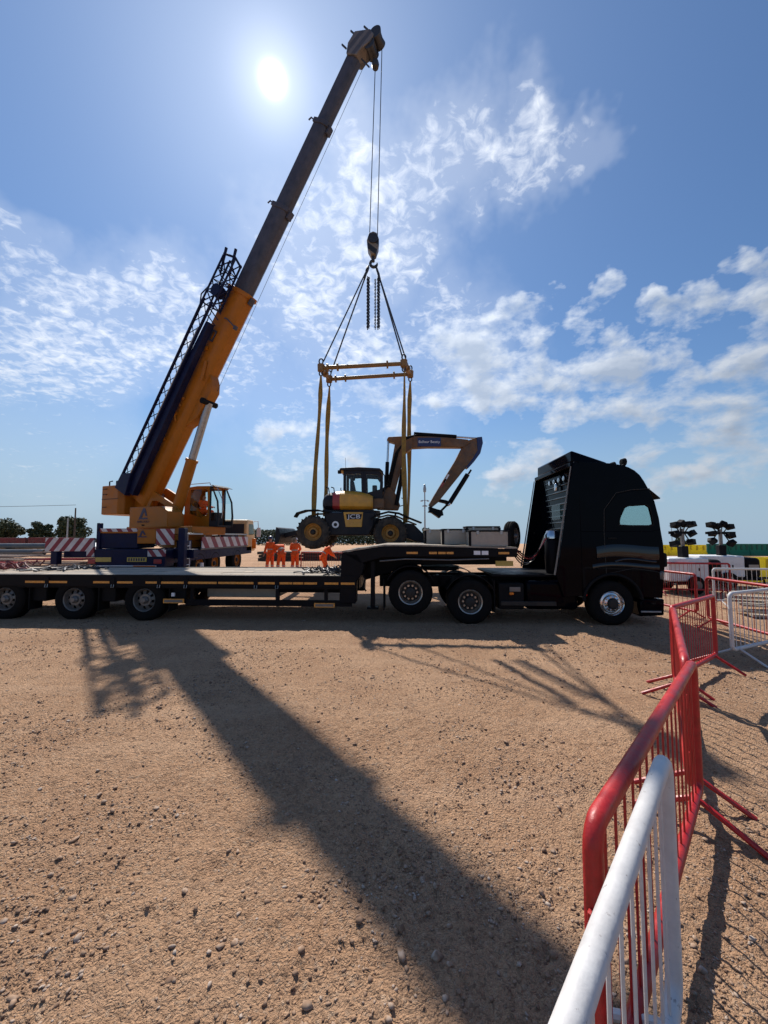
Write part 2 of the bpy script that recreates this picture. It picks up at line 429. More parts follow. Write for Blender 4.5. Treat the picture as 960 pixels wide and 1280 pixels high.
def mk_ground():
    m, nt, b = _mat('dirt')
    N, L = nt.nodes, nt.links
    tc = N.new('ShaderNodeTexCoord')

    def noise(scale, detail, rough=0.6, dist=0.0):
        n = N.new('ShaderNodeTexNoise')
        n.inputs['Scale'].default_value = scale; n.inputs['Detail'].default_value = detail
        n.inputs['Roughness'].default_value = rough; n.inputs['Distortion'].default_value = dist
        L.new(tc.outputs['Object'], n.inputs['Vector'])
        return n.outputs[0]

    def ramp(v, a, b_, c, d):
        n = N.new('ShaderNodeMapRange')
        L.new(v, n.inputs['Value'])
        for k, x in (('From Min', a), ('From Max', b_), ('To Min', c), ('To Max', d)):
            n.inputs[k].default_value = x
        return n.outputs[0]

    def mix(f, a, b_):
        n = N.new('ShaderNodeMix'); n.data_type = 'RGBA'
        L.new(f, n.inputs['Factor'])
        for k, x in (('A', a), ('B', b_)):
            if isinstance(x, tuple):
                n.inputs[k].default_value = (*x, 1)
            else:
                L.new(x, n.inputs[k])
        return n.outputs['Result']
    # warped coordinates so the crumbs are irregular
    wnz = N.new('ShaderNodeTexNoise'); wnz.inputs['Scale'].default_value = 30; wnz.inputs['Detail'].default_value = 3
    L.new(tc.outputs['Object'], wnz.inputs['Vector'])
    wsc = N.new('ShaderNodeVectorMath'); wsc.operation = 'MULTIPLY_ADD'
    L.new(wnz.outputs['Color'], wsc.inputs[0]); wsc.inputs[1].default_value = (0.035, 0.035, 0.035)
    L.new(tc.outputs['Object'], wsc.inputs[2])

    def crumbs(scale):
        v = N.new('ShaderNodeTexVoronoi')
        v.inputs['Scale'].default_value = scale
        v.inputs['Randomness'].default_value = 1.0
        L.new(wsc.outputs[0], v.inputs['Vector'])
        return v
    v1, v2 = crumbs(62), crumbs(135)
    big = ramp(noise(0.55, 6, 0.65), 0.36, 0.64, 0, 1)
    c = mix(big, (0.500, 0.290, 0.168), (0.640, 0.395, 0.238))
    c = mix(ramp(noise(2.6, 7, 0.7, 0.6), 0.5, 0.72, 0, 0.5), c, (0.370, 0.208, 0.124))
    c = mix(ramp(noise(22, 6, 0.75), 0.52, 0.75, 0, 0.5), c, (0.250, 0.150, 0.097))
    sc1 = N.new('ShaderNodeSeparateColor'); L.new(v1.outputs['Color'], sc1.inputs[0])
    c = mix(ramp(sc1.outputs[0], 0.72, 1.0, 0, 0.55), c, (0.160, 0.098, 0.062))
    c = mix(ramp(sc1.outputs[1], 0.80, 1.0, 0, 0.5), c, (0.60, 0.45, 0.32))
    sc2 = N.new('ShaderNodeSeparateColor'); L.new(v2.outputs['Color'], sc2.inputs[0])
    c = mix(ramp(sc2.outputs[0], 0.65, 1.0, 0, 0.45), c, (0.19, 0.115, 0.070))
    mpn = N.new('ShaderNodeMapping'); mpn.inputs['Scale'].default_value = (0.10, 1.0, 1.0); mpn.inputs['Rotation'].default_value = (0, 0, 0.12)
    L.new(tc.outputs['Object'], mpn.inputs['Vector'])
    ntr = N.new('ShaderNodeTexNoise'); ntr.inputs['Scale'].default_value = 2.2; ntr.inputs['Detail'].default_value = 5; ntr.inputs['Roughness'].default_value = 0.6
    L.new(mpn.outputs[0], ntr.inputs['Vector'])
    c = mix(ramp(ntr.outputs[0], 0.52, 0.66, 0, 0.40), c, (0.62, 0.400, 0.255))      # lanes rolled smooth by tyres
    c = mix(ramp(noise(0.16, 5, 0.6, 0.8), 0.52, 0.66, 0, 0.30), c, (0.36, 0.195, 0.115))
    c = mix(ramp(noise(0.9, 6, 0.7, 1.2), 0.60, 0.72, 0, 0.35), c, (0.27, 0.175, 0.125))
    L.new(c, b.inputs['Base Color'])
    b.inputs['Roughness'].default_value = 0.95
    b.inputs['Specular IOR Level'].default_value = 0.15
    h1 = noise(34, 7, 0.74)

    def madd(x, k, y):
        n = N.new('ShaderNodeMath'); n.operation = 'MULTIPLY_ADD'
        L.new(x, n.inputs[0]); n.inputs[1].default_value = k
        L.new(y, n.inputs[2])
        return n.outputs[0]
    hh = madd(ramp(v1.outputs['Distance'], 0.0, 0.75, 1, 0), 0.55, h1)
    hh = madd(ramp(v2.outputs['Distance'], 0.0, 0.75, 1, 0), 0.28, hh)
    bp = N.new('ShaderNodeBump'); bp.inputs['Strength'].default_value = 1.0; bp.inputs['Distance'].default_value = 0.030
    L.new(hh, bp.inputs['Height'])
    L.new(bp.outputs[0], b.inputs['Normal'])
    return m


def mk_stone():
    m, nt, b = _mat('stone')
    N, L = nt.nodes, nt.links
    tc = N.new('ShaderNodeTexCoord')
    n = N.new('ShaderNodeTexNoise'); n.inputs['Scale'].default_value = 14; n.inputs['Detail'].default_value = 3
    L.new(tc.outputs['Object'], n.inputs['Vector'])
    r = N.new('ShaderNodeValToRGB')
    r.color_ramp.elements[0].position = 0.35; r.color_ramp.elements[0].color = (0.20, 0.120, 0.078, 1)
    r.color_ramp.elements[1].position = 0.68; r.color_ramp.elements[1].color = (0.47, 0.38, 0.31, 1)
    e = r.color_ramp.elements.new(0.52); e.color = (0.34, 0.220, 0.145, 1)
    L.new(n.outputs[0], r.inputs[0])
    L.new(r.outputs[0], b.inputs['Base Color'])
    b.inputs['Roughness'].default_value = 0.9
    b.inputs['Specular IOR Level'].default_value = 0.2
    return m


MAT['dirt'] = mk_ground()
MAT['stone'] = mk_stone()


# ------------------------------------------------------------------ mesh helpers
class MB:
    """collects shapes and links them as ONE mesh object"""
    def __init__(self, M=None):
        self.v, self.f, self.M = [], [], (M or Matrix.Identity(4))

    def add(self, vs, fs):
        o = len(self.v)
        self.v += [tuple(self.M @ Vector(p)) for p in vs]
        self.f += [tuple(i + o for i in f) for f in fs]
        return self

    def box(self, x0, x1, y0, y1, z0, z1):
        return self.add([(x0, y0, z0), (x1, y0, z0), (x1, y1, z0), (x0, y1, z0), (x0, y0, z1), (x1, y0, z1), (x1, y1, z1), (x0, y1, z1)],
                        [(0, 3, 2, 1), (4, 5, 6, 7), (0, 1, 5, 4), (1, 2, 6, 5), (2, 3, 7, 6), (3, 0, 4, 7)])

    def hexa(self, a, b):
        """two quads of 4 points each"""
        return self.add(list(a) + list(b), [(0, 3, 2, 1), (4, 5, 6, 7), (0, 1, 5, 4), (1, 2, 6, 5), (2, 3, 7, 6), (3, 0, 4, 7)])

    def prism(self, poly, a, b, axis='y'):
        """poly of (x, z) extruded along y (or (y, z) along x, (x, y) along z)"""
        n = len(poly)
        def P(p, t):
            return {'y': (p[0], t, p[1]), 'x': (t, p[0], p[1]), 'z': (p[0], p[1], t)}[axis]
        vs = [P(p, a) for p in poly] + [P(p, b) for p in poly]
        fs = [tuple(range(n - 1, -1, -1)), tuple(range(n, 2 * n))]
        fs += [(i, (i + 1) % n, n + (i + 1) % n, n + i) for i in range(n)]
        return self.add(vs, fs)

    def frame(self, outer, inner, a, b, axis='y'):
        """plate with a hole: outer and inner loops of the same length"""
        n = len(outer)
        def P(p, t):
            return {'y': (p[0], t, p[1]), 'x': (t, p[0], p[1]), 'z': (p[0], p[1], t)}[axis]
        vs = [P(p, a) for p in outer] + [P(p, a) for p in inner] + [P(p, b) for p in outer] + [P(p, b) for p in inner]
        fs = []
        for i in range(n):
            j = (i + 1) % n
            fs += [(i, j, n + j, n + i), (2 * n + j, 2 * n + i, 3 * n + i, 3 * n + j), (j, i, 2 * n + i, 2 * n + j), (n + i, n + j, 3 * n + j, 3 * n + i)]
        return self.add(vs, fs)

    @staticmethod
    def basis(d):
        d = Vector(d).normalized()
        t = Vector((0, 0, 1)) if abs(d.z) < 0.95 else Vector((0, 1, 0))
        a = d.cross(t).normalized()
        return d, a, a.cross(d).normalized()

    def cyl(self, p0, p1, r0, r1=None, n=14):
        return self.lathe([(0, 0), (r0, 0), (r0 if r1 is None else r1, 1), (0, 1)], p0, Vector(p1) - Vector(p0), n)

    def lathe(self, prof, p0, axis, n=24):
        """prof of (radius, t): t runs along axis (t times the axis vector)"""
        p0, ax = Vector(p0), Vector(axis)
        d, a, b = self.basis(ax)
        vs, fs, rings = [], [], []
        for r, t in prof:
            c = p0 + ax * t
            if r <= 1e-6:
                rings.append([len(vs)]); vs.append(tuple(c))
            else:
                rings.append(list(range(len(vs), len(vs) + n)))
                vs += [tuple(c + a * (r * math.cos(2 * math.pi * k / n)) + b * (r * math.sin(2 * math.pi * k / n))) for k in range(n)]
        for A, B in zip(rings, rings[1:]):
            for k in range(n):
                j = (k + 1) % n
                if len(A) == 1 and len(B) == 1:
                    continue
                if len(A) == 1:
                    fs.append((A[0], B[k], B[j]))
                elif len(B) == 1:
                    fs.append((A[k], A[j], B[0]))
                else:
                    fs.append((A[k], A[j], B[j], B[k]))
        return self.add(vs, fs)

    def tube(self, pts, r, n=8, closed=False):
        pts = [Vector(p) for p in pts]
        m = len(pts)
        rs = r if isinstance(r, (list, tuple)) else [r] * m
        vs, fs = [], []
        prev = None
        for i, p in enumerate(pts):
            if closed:
                t = (pts[(i + 1) % m] - pts[i - 1])
            else:
                t = pts[min(i + 1, m - 1)] - pts[max(i - 1, 0)]
            t.normalize()
            if prev is None:
                _, a, _ = self.basis(t)
            else:
                a = (prev - t * prev.dot(t)).normalized()
            prev = a
            b = t.cross(a)
            vs += [tuple(p + a * (rs[i] * math.cos(2 * math.pi * k / n)) + b * (rs[i] * math.sin(2 * math.pi * k / n))) for k in range(n)]
        for i in range(m if closed else m - 1):
            o, q = i * n, ((i + 1) % m) * n
            fs += [(o + k, o + (k + 1) % n, q + (k + 1) % n, q + k) for k in range(n)]
        if not closed:
            fs += [tuple(range(n - 1, -1, -1)), tuple(range((m - 1) * n, m * n))]
        return self.add(vs, fs)

    def beam(self, p0, p1, w, h, up=(0, 0, 1)):
        p0, p1 = Vector(p0), Vector(p1)
        d = (p1 - p0).normalized()
        a = d.cross(Vector(up)).normalized() * (w / 2)
        b = a.cross(d).normalized() * (h / 2)
        q = lambda p: [p - a - b, p + a - b, p + a + b, p - a + b]
        return self.hexa(q(p0), q(p1))

    def loft(self, rings, cap=True):
        n = len(rings[0])
        vs = [p for r in rings for p in r]
        fs = []
        for i in range(len(rings) - 1):
            fs += [(i * n + k, i * n + (k + 1) % n, (i + 1) * n + (k + 1) % n, (i + 1) * n + k) for k in range(n)]
        if cap:
            fs += [tuple(range(n - 1, -1, -1)), tuple(range((len(rings) - 1) * n, len(rings) * n))]
        return self.add(vs, fs)

    def mesh(self, name, mat, smooth=True, angle=35):
        me = bpy.data.meshes.new(name)
        me.from_pydata(self.v, [], self.f)
        bm = bmesh.new(); bm.from_mesh(me)
        bmesh.ops.recalc_face_normals(bm, faces=bm.faces)
        bm.to_mesh(me); bm.free()
        me.materials.append(MAT[mat] if isinstance(mat, str) else mat)
        if smooth:
            me.polygons.foreach_set('use_smooth', [True] * len(me.polygons))
            me.set_sharp_from_angle(angle=R(angle))
        me.update()
        return me

    def build(self, name, mat, parent=None, bevel=0.0, seg=2, **kw):
        o = bpy.data.objects.new(name, self.mesh(name, mat, **kw))
        COL.objects.link(o)
        if parent is not None:
            o.parent = parent
        if bevel > 0:
            b = o.modifiers.new('bevel', 'BEVEL')
            b.width = bevel; b.segments = seg; b.limit_method = 'ANGLE'; b.angle_limit = R(40)
            b.harden_normals = False
        return o


def tag(o, label, cat=None, group=None, kind=None):
    if label: o['label'] = label
    if cat: o['category'] = cat
    if group: o['group'] = group
    if kind: o['kind'] = kind
    return o


def thing(name, label, cat, loc=(0, 0, 0), rotz=0.0, group=None):
    o = bpy.data.objects.new(name, None)
    COL.objects.link(o)
    o.location = loc
    o.rotation_euler = (0, 0, rotz)
    return tag(o, label, cat, group)


def copy_tree(o, parent=None):
    c = o.copy()
    COL.objects.link(c)
    c.parent = parent
    for ch in [x for x in o.children]:
        copy_tree(ch, c)
    return c


def text(body, size, mat, parent, M, name='lettering', ext=0.003, sx=1.0):
    cu = bpy.data.curves.new(name, 'FONT')
    cu.body = body
    cu.size = size
    cu.extrude = ext
    cu.align_x = 'CENTER'
    cu.align_y = 'CENTER'
    cu.materials.append(MAT[mat])
    tmp = bpy.data.objects.new(name, cu)
    COL.objects.link(tmp)
    bpy.context.view_layer.update()
    tm = bpy.data.meshes.new_from_object(tmp.evaluated_get(bpy.context.evaluated_depsgraph_get()))
    bpy.data.objects.remove(tmp)
    o = bpy.data.objects.new(name, tm)
    o['kind'] = 'stuff'
    COL.objects.link(o)
    o.parent = parent
    o.matrix_local = M @ Matrix.Diagonal((sx, 1, 1, 1))
    return o


FRONT = Matrix.Rotation(R(90), 4, 'X')      # text upright, read from -Y


# ------------------------------------------------------------------ ground
def lattice_noise(x, y, wl_, seed):
    r = np.random.default_rng(seed)
    T = r.random((256, 256))
    u, v = x / wl_ + 1000.3, y / wl_ + 1000.7
    i, j = np.floor(u).astype(int), np.floor(v).astype(int)
    fu, fv = u - i, v - j
    fu, fv = fu * fu * (3 - 2 * fu), fv * fv * (3 - 2 * fv)
    g = lambda a, b: T[a % 256, b % 256]
    return (g(i, j) * (1 - fu) + g(i + 1, j) * fu) * (1 - fv) + (g(i, j + 1) * (1 - fu) + g(i + 1, j + 1) * fu) * fv - 0.5


def ground_z(x, y):
    d = np.sqrt(x * x + y * y)
    near = np.clip((16 - d) / 8, 0, 1)
    z = lattice_noise(x, y, 2.3, 1) * 0.030 + lattice_noise(x, y, 0.8, 2) * 0.020
    z += near * (lattice_noise(x, y, 0.27, 3) * 0.018 + lattice_noise(x, y, 0.11, 4) * 0.017 + np.abs(lattice_noise(x, y, 0.055, 5)) * 0.028 + lattice_noise(x, y, 0.030, 6) * 0.013)
    z -= near * np.clip(lattice_noise(x, y, 0.16, 8) - 0.22, 0, 1) * 0.05
    z += np.clip((y - 13) / 8, 0, 1) * 0.10
    z -= np.clip(d - 45, 0, 1e5) * 0.018          # the land falls away beyond the yard
    return z


def grow(a, step, f, lim):
    out = [a]
    while out[-1] < lim:
        step *= f
        out.append(out[-1] + step)
    return out


xs = np.arange(-3.3, 3.3, 0.0135)
right = grow(3.3, 0.0135, 1.042, 900)
xs = np.concatenate([-np.array(right[::-1]), xs[1:], right])
ys = np.concatenate([-np.array(grow(-0.4, 0.05, 1.4, 60)[::-1][:-1]), np.arange(0.4, 4.2, 0.0125), grow(4.2, 0.0125, 1.027, 1500)])
GX, GY = np.meshgrid(xs, ys)
GZ = ground_z(GX, GY)
nx, ny = len(xs), len(ys)
me = bpy.data.meshes.new('ground')
idx = np.arange(nx * ny).reshape(ny, nx)
quads = np.stack([idx[:-1, :-1], idx[:-1, 1:], idx[1:, 1:], idx[1:, :-1]], -1).reshape(-1, 4)
me.vertices.add(nx * ny)
me.vertices.foreach_set('co', np.stack([GX, GY, GZ], -1).reshape(-1).astype(np.float32))
me.loops.add(quads.size)
me.loops.foreach_set('vertex_index', quads.reshape(-1))
me.polygons.add(len(quads))
me.polygons.foreach_set('loop_start', np.arange(0, quads.size, 4))
me.polygons.foreach_set('loop_total', np.full(len(quads), 4))
me.polygons.foreach_set('use_smooth', np.ones(len(quads), bool))
me.update(calc_edges=True)
me.materials.append(MAT['dirt'])
ground = bpy.data.objects.new('ground', me)
COL.objects.link(ground)
tag(ground, 'bare compacted tan dirt of the yard', kind='structure')


def scatter_stones():
    # a rough six-cornered chip
    bv = np.array([(1, 0, 0), (-1, 0, 0), (0, 1, 0), (0, -1, 0), (0, 0, 1), (0, 0, -1), (.6, .6, .5), (-.6, .55, .45), (.5, -.65, .5), (-.6, -.6, .5)], float)
    hb_ = bmesh.new()
    for p in bv:
        hb_.verts.new(p)
    bmesh.ops.convex_hull(hb_, input=hb_.verts)
    bmesh.ops.triangulate(hb_, faces=hb_.faces)
    hb_.verts.index_update()
    bv = np.array([v.co for v in hb_.verts]); bf = np.array([[v.index for v in f.verts] for f in hb_.faces])
    hb_.free()
    n = 44000
    # denser close by, patchy
    y = 0.7 + 11.0 * rng.random(n * 3) ** 1.7
    x = (rng.random(n * 3) * 2 - 1) * (1.6 + y * 1.05)
    dens = np.clip(lattice_noise(x, y, 0.45, 21) * 1.8 + lattice_noise(x, y, 1.7, 22) * 2.2 + 0.35, 0.04, 1)
    keep = rng.random(n * 3) < dens
    x, y = x[keep][:n], y[keep][:n]
    s = 0.0042 * np.exp(rng.normal(0.10, 0.45, len(x))) * (0.8 + 0.09 * y)
    s = np.clip(s, 0.002, 0.02)
    # the loose clusters of larger stones
    for cx, cy, sp, k in ((-0.02, 2.32, 0.22, 170), (-0.42, 1.62, 0.28, 130), (-0.9, 2.1, 0.35, 90), (0.28, 1.75, 0.18, 50), (0.95, 4.2, 0.4, 90), (-2.2, 4.6, 0.6, 120), (-1.6, 1.75, 0.5, 110), (2.6, 2.2, 0.4, 60), (-0.2, 5.4, 0.5, 70)):
        x = np.concatenate([x, rng.normal(cx, sp, k)]); y = np.concatenate([y, rng.normal(cy, sp * 0.6, k)])
        s = np.concatenate([s, np.clip(0.0065 * np.exp(rng.normal(0.1, 0.45, k)), 0.004, 0.019)])
    m = len(x)
    z = ground_z(x, y) + s * 0.25
    jit = 1 + rng.normal(0, 0.27, (m, len(bv), 1))
    sc = s[:, None, None] * (1 + rng.normal(0, 0.22, (m, 1, 3))) * np.array([1.25, 1.0, 0.75])
    a = rng.random(m) * 2 * np.pi
    V = bv[None] * jit * sc
    ca, sa = np.cos(a)[:, None], np.sin(a)[:, None]
    V = np.stack([V[..., 0] * ca - V[..., 1] * sa, V[..., 0] * sa + V[..., 1] * ca, V[..., 2]], -1)
    V += np.stack([x, y, z], -1)[:, None]
    F = bf[None] + (np.arange(m) * len(bv))[:, None, None]
    me = bpy.data.meshes.new('gravel')
    me.vertices.add(m * len(bv)); me.vertices.foreach_set('co', V.reshape(-1).astype(np.float32))
    F = F.reshape(-1, 3)
    me.loops.add(F.size); me.loops.foreach_set('vertex_index', F.reshape(-1))
    me.polygons.add(len(F)); me.polygons.foreach_set('loop_start', np.arange(0, F.size, 3)); me.polygons.foreach_set('loop_total', np.full(len(F), 3))
    me.update(calc_edges=True)
    me.materials.append(MAT['stone'])
    o = bpy.data.objects.new('gravel', me)
    COL.objects.link(o)
    tag(o, 'loose brown and grey stones scattered over the dirt', 'gravel', kind='stuff')


scatter_stones()


# ------------------------------------------------------------------ wheels
def wheel(parent, x, y0, z, r, w, side, style, tyre='rubber', first=None):
    """wheel with its axle along local y; y0 = outer face, side = -1 when the outer face looks to -y.
    wheel (tyre) > rim, hub, wheel_nuts"""
    if first is not None:
        c = copy_tree(first, parent)
        c.location = (x, y0, z)
        return c
    s = side                                    # outer direction
    rr = r * (0.56 if style != 'digger' else 0.55)
    t = MB()
    prof = [(rr, 0.02), (rr + 0.02, 0.0), (r * 0.80, -0.012), (r * 0.90, 0.0), (r * 0.965, 0.03), (r, 0.055)]
    inner = [(r, w - 0.055), (r * 0.965, w - 0.03), (r * 0.9, w), (rr + 0.02, w), (rr, w - 0.02)]
    grooves = []
    for g in (0.25, 0.5, 0.75):
        c = w * g
        grooves += [(r, c - 0.012), (r - 0.014, c - 0.008), (r - 0.014, c + 0.008), (r, c + 0.012)]
    pr = prof + grooves + inner + [(rr, 0.02)]
    t.lathe([(a, -s * b) for a, b in pr], (0, 0, 0), (0, 1, 0), 40)
    if style == 'digger':                       # chunky lugs
        for k in range(22):
            a = 2 * math.pi * k / 22
            for sd in (0, 1):
                b = a + sd * math.pi / 22
                ca, sa = math.cos(b), math.sin(b)
                ya, yb = (0.02, w * 0.52) if sd == 0 else (w * 0.48, w - 0.02)
                tt = Vector((-sa, 0, ca)) * 0.028
                p = [Vector((ca * q, -s * ya, sa * q)) for q in (r - 0.02, r + 0.035)]
                sh = Vector((-sa, 0, ca)) * 0.05
                q = [Vector((ca * q_, -s * yb, sa * q_)) + sh for q_ in (r - 0.02, r + 0.035)]
                t.hexa([p[0] - tt, p[0] + tt, p[1] + tt * 0.7, p[1] - tt * 0.7], [q[0] - tt, q[0] + tt, q[1] + tt * 0.7, q[1] - tt * 0.7])
    o = t.build('wheel', tyre, parent)
    o.location = (x, y0, z)
    if style == 'drive':                        # deep dish with bright flange
        b = MB().lathe([(a, -s * d) for a, d in [(rr + 0.005, 0.03), (rr - 0.012, 0.012), (rr - 0.03, 0.02), (rr - 0.035, 0.10), (rr - 0.05, 0.12), (rr * 0.74, 0.15)]], (0, 0, 0), (0, 1, 0), 36)
        b.build('rim', 'alloy', o)
        MB().lathe([(rr * 0.75, -s * 0.152), (rr * 0.60, -s * 0.135), (rr * 0.40, -s * 0.13)], (0, 0, 0), (0, 1, 0), 36).build('disc', 'hub_dark', o)
        MB().lathe([(a, -s * d) for a, d in [(rr * 0.43, 0.16), (rr * 0.43, 0.045), (rr * 0.38, 0.02), (rr * 0.2, 0.005), (0, 0.0)]], (0, 0, 0), (0, 1, 0), 24).build('hub', 'hub_dark', o)
        nu = MB()
        for k in range(10):
            a = 2 * math.pi * k / 10
            p = Vector((math.cos(a) * rr * 0.54, -s * 0.13, math.sin(a) * rr * 0.54))
            nu.cyl(p, p + Vector((0, s * 0.045, 0)), 0.030, 0.022, 8)
        tag(nu.build('wheel_nuts', 'nut', o), None, kind='stuff')
    elif style == 'steer':                      # bulging polished wheel
        b = MB().lathe([(a, -s * d) for a, d in [(rr + 0.005, 0.03), (rr - 0.012, 0.01), (rr - 0.035, 0.03), (rr - 0.05, 0.06), (rr * 0.70, 0.05), (rr * 0.62, 0.0), (rr * 0.45, -0.02), (rr * 0.42, 0.0)]], (0, 0, 0), (0, 1, 0), 36)
        b.build('rim', 'chrome', o)
        MB().lathe([(a, -s * d) for a, d in [(rr * 0.43, 0.03), (rr * 0.43, -0.02), (rr * 0.36, -0.05), (rr * 0.2, -0.055), (0, -0.055)]], (0, 0, 0), (0, 1, 0), 24).build('hub', 'hub_dark', o)
        nu = MB()
        for k in range(10):
            a = 2 * math.pi * k / 10
            p = Vector((math.cos(a) * rr * 0.55, s * 0.0, math.sin(a) * rr * 0.55))
            nu.cyl(p, p + Vector((0, s * 0.045, 0)), 0.02, 0.017, 8)
        tag(nu.build('wheel_nuts', 'chrome', o), None, kind='stuff')
    else:                                       # plain steel disc with hand holes
        m = {'trailer': 'steel_wheel', 'digger': 'digger_rim', 'crane': 'crane_yellow'}[style]
        b = MB().lathe([(a, -s * d) for a, d in [(rr + 0.005, 0.035), (rr - 0.012, 0.012), (rr - 0.03, 0.03), (rr - 0.04, 0.09), (rr * 0.80, 0.12)]], (0, 0, 0), (0, 1, 0), 36)
        k = 8 if style != 'digger' else 0       # spokes between the holes
        if k == 0:
            b.lathe([(rr * 0.82, -s * 0.115), (rr * 0.66, -s * 0.135), (rr * 0.5, -s * 0.07)], (0, 0, 0), (0, 1, 0), 32)
        n = 40
        for q in range(k):
            a0, a1 = 2 * math.pi * (q + 0.0) / k, 2 * math.pi * (q + 0.55) / k
            for z_ in range(4):
                b0, b1 = a0 + (a1 - a0) * z_ / 4, a0 + (a1 - a0) * (z_ + 1) / 4
                f = lambda rad, an, dd: (math.cos(an) * rad, -s * dd, math.sin(an) * rad)
                b.hexa([f(rr * 0.81, b0, 0.118), f(rr * 0.81, b1, 0.118), f(rr * 0.5, b1, 0.07), f(rr * 0.5, b0, 0.07)],
                       [f(rr * 0.81, b0, 0.135), f(rr * 0.81, b1, 0.135), f(rr * 0.5, b1, 0.09), f(rr * 0.5, b0, 0.09)])
        b.lathe([(a, -s * d) for a, d in [(rr * 0.54, 0.08), (rr * 0.5, 0.062), (rr * 0.30, 0.06)]], (0, 0, 0), (0, 1, 0), 32)
        b.build('rim', m, o)
        MB().lathe([(a, -s * d) for a, d in [(rr * 0.32, 0.12), (rr * 0.31, 0.03), (rr * 0.22, 0.0), (rr * 0.18, -0.02), (0, -0.025)]], (0, 0, 0), (0, 1, 0), 20).build('hub', 'steel_wheel' if style == 'trailer' else 'hub_dark', o)
        MB().lathe([(rr * 0.78, -s * 0.19), (0, -s * 0.19)], (0, 0, 0), (0, 1, 0), 24).build('brake_drum', 'hub_dark', o)
    return o


def arc_plate(cx, cz, r, a0, a1, y0, y1, th=0.02, n=14):
    m = MB()
    P = []
    for i in range(n + 1):
        a = R(a0 + (a1 - a0) * i / n)
        P.append((cx + r * math.cos(a), cz + r * math.sin(a)))
    Q = [(cx + (x - cx) * (r + th) / r, cz + (z - cz) * (r + th) / r) for x, z in P]
    for i in range(n):
        m.hexa([(P[i][0], y0, P[i][1]), (P[i + 1][0], y0, P[i + 1][1]), (P[i + 1][0], y1, P[i + 1][1]), (P[i][0], y1, P[i][1])],
               [(Q[i][0], y0, Q[i][1]), (Q[i + 1][0], y0, Q[i + 1][1]), (Q[i + 1][0], y1, Q[i + 1][1]), (Q[i][0], y1, Q[i][1])])
    return m


def arc_pts(cx, cz, r, a0, a1, n):
    return [(cx + r * math.cos(R(a0 + (a1 - a0) * i / n)), cz + r * math.sin(R(a0 + (a1 - a0) * i / n))) for i in range(n + 1)]


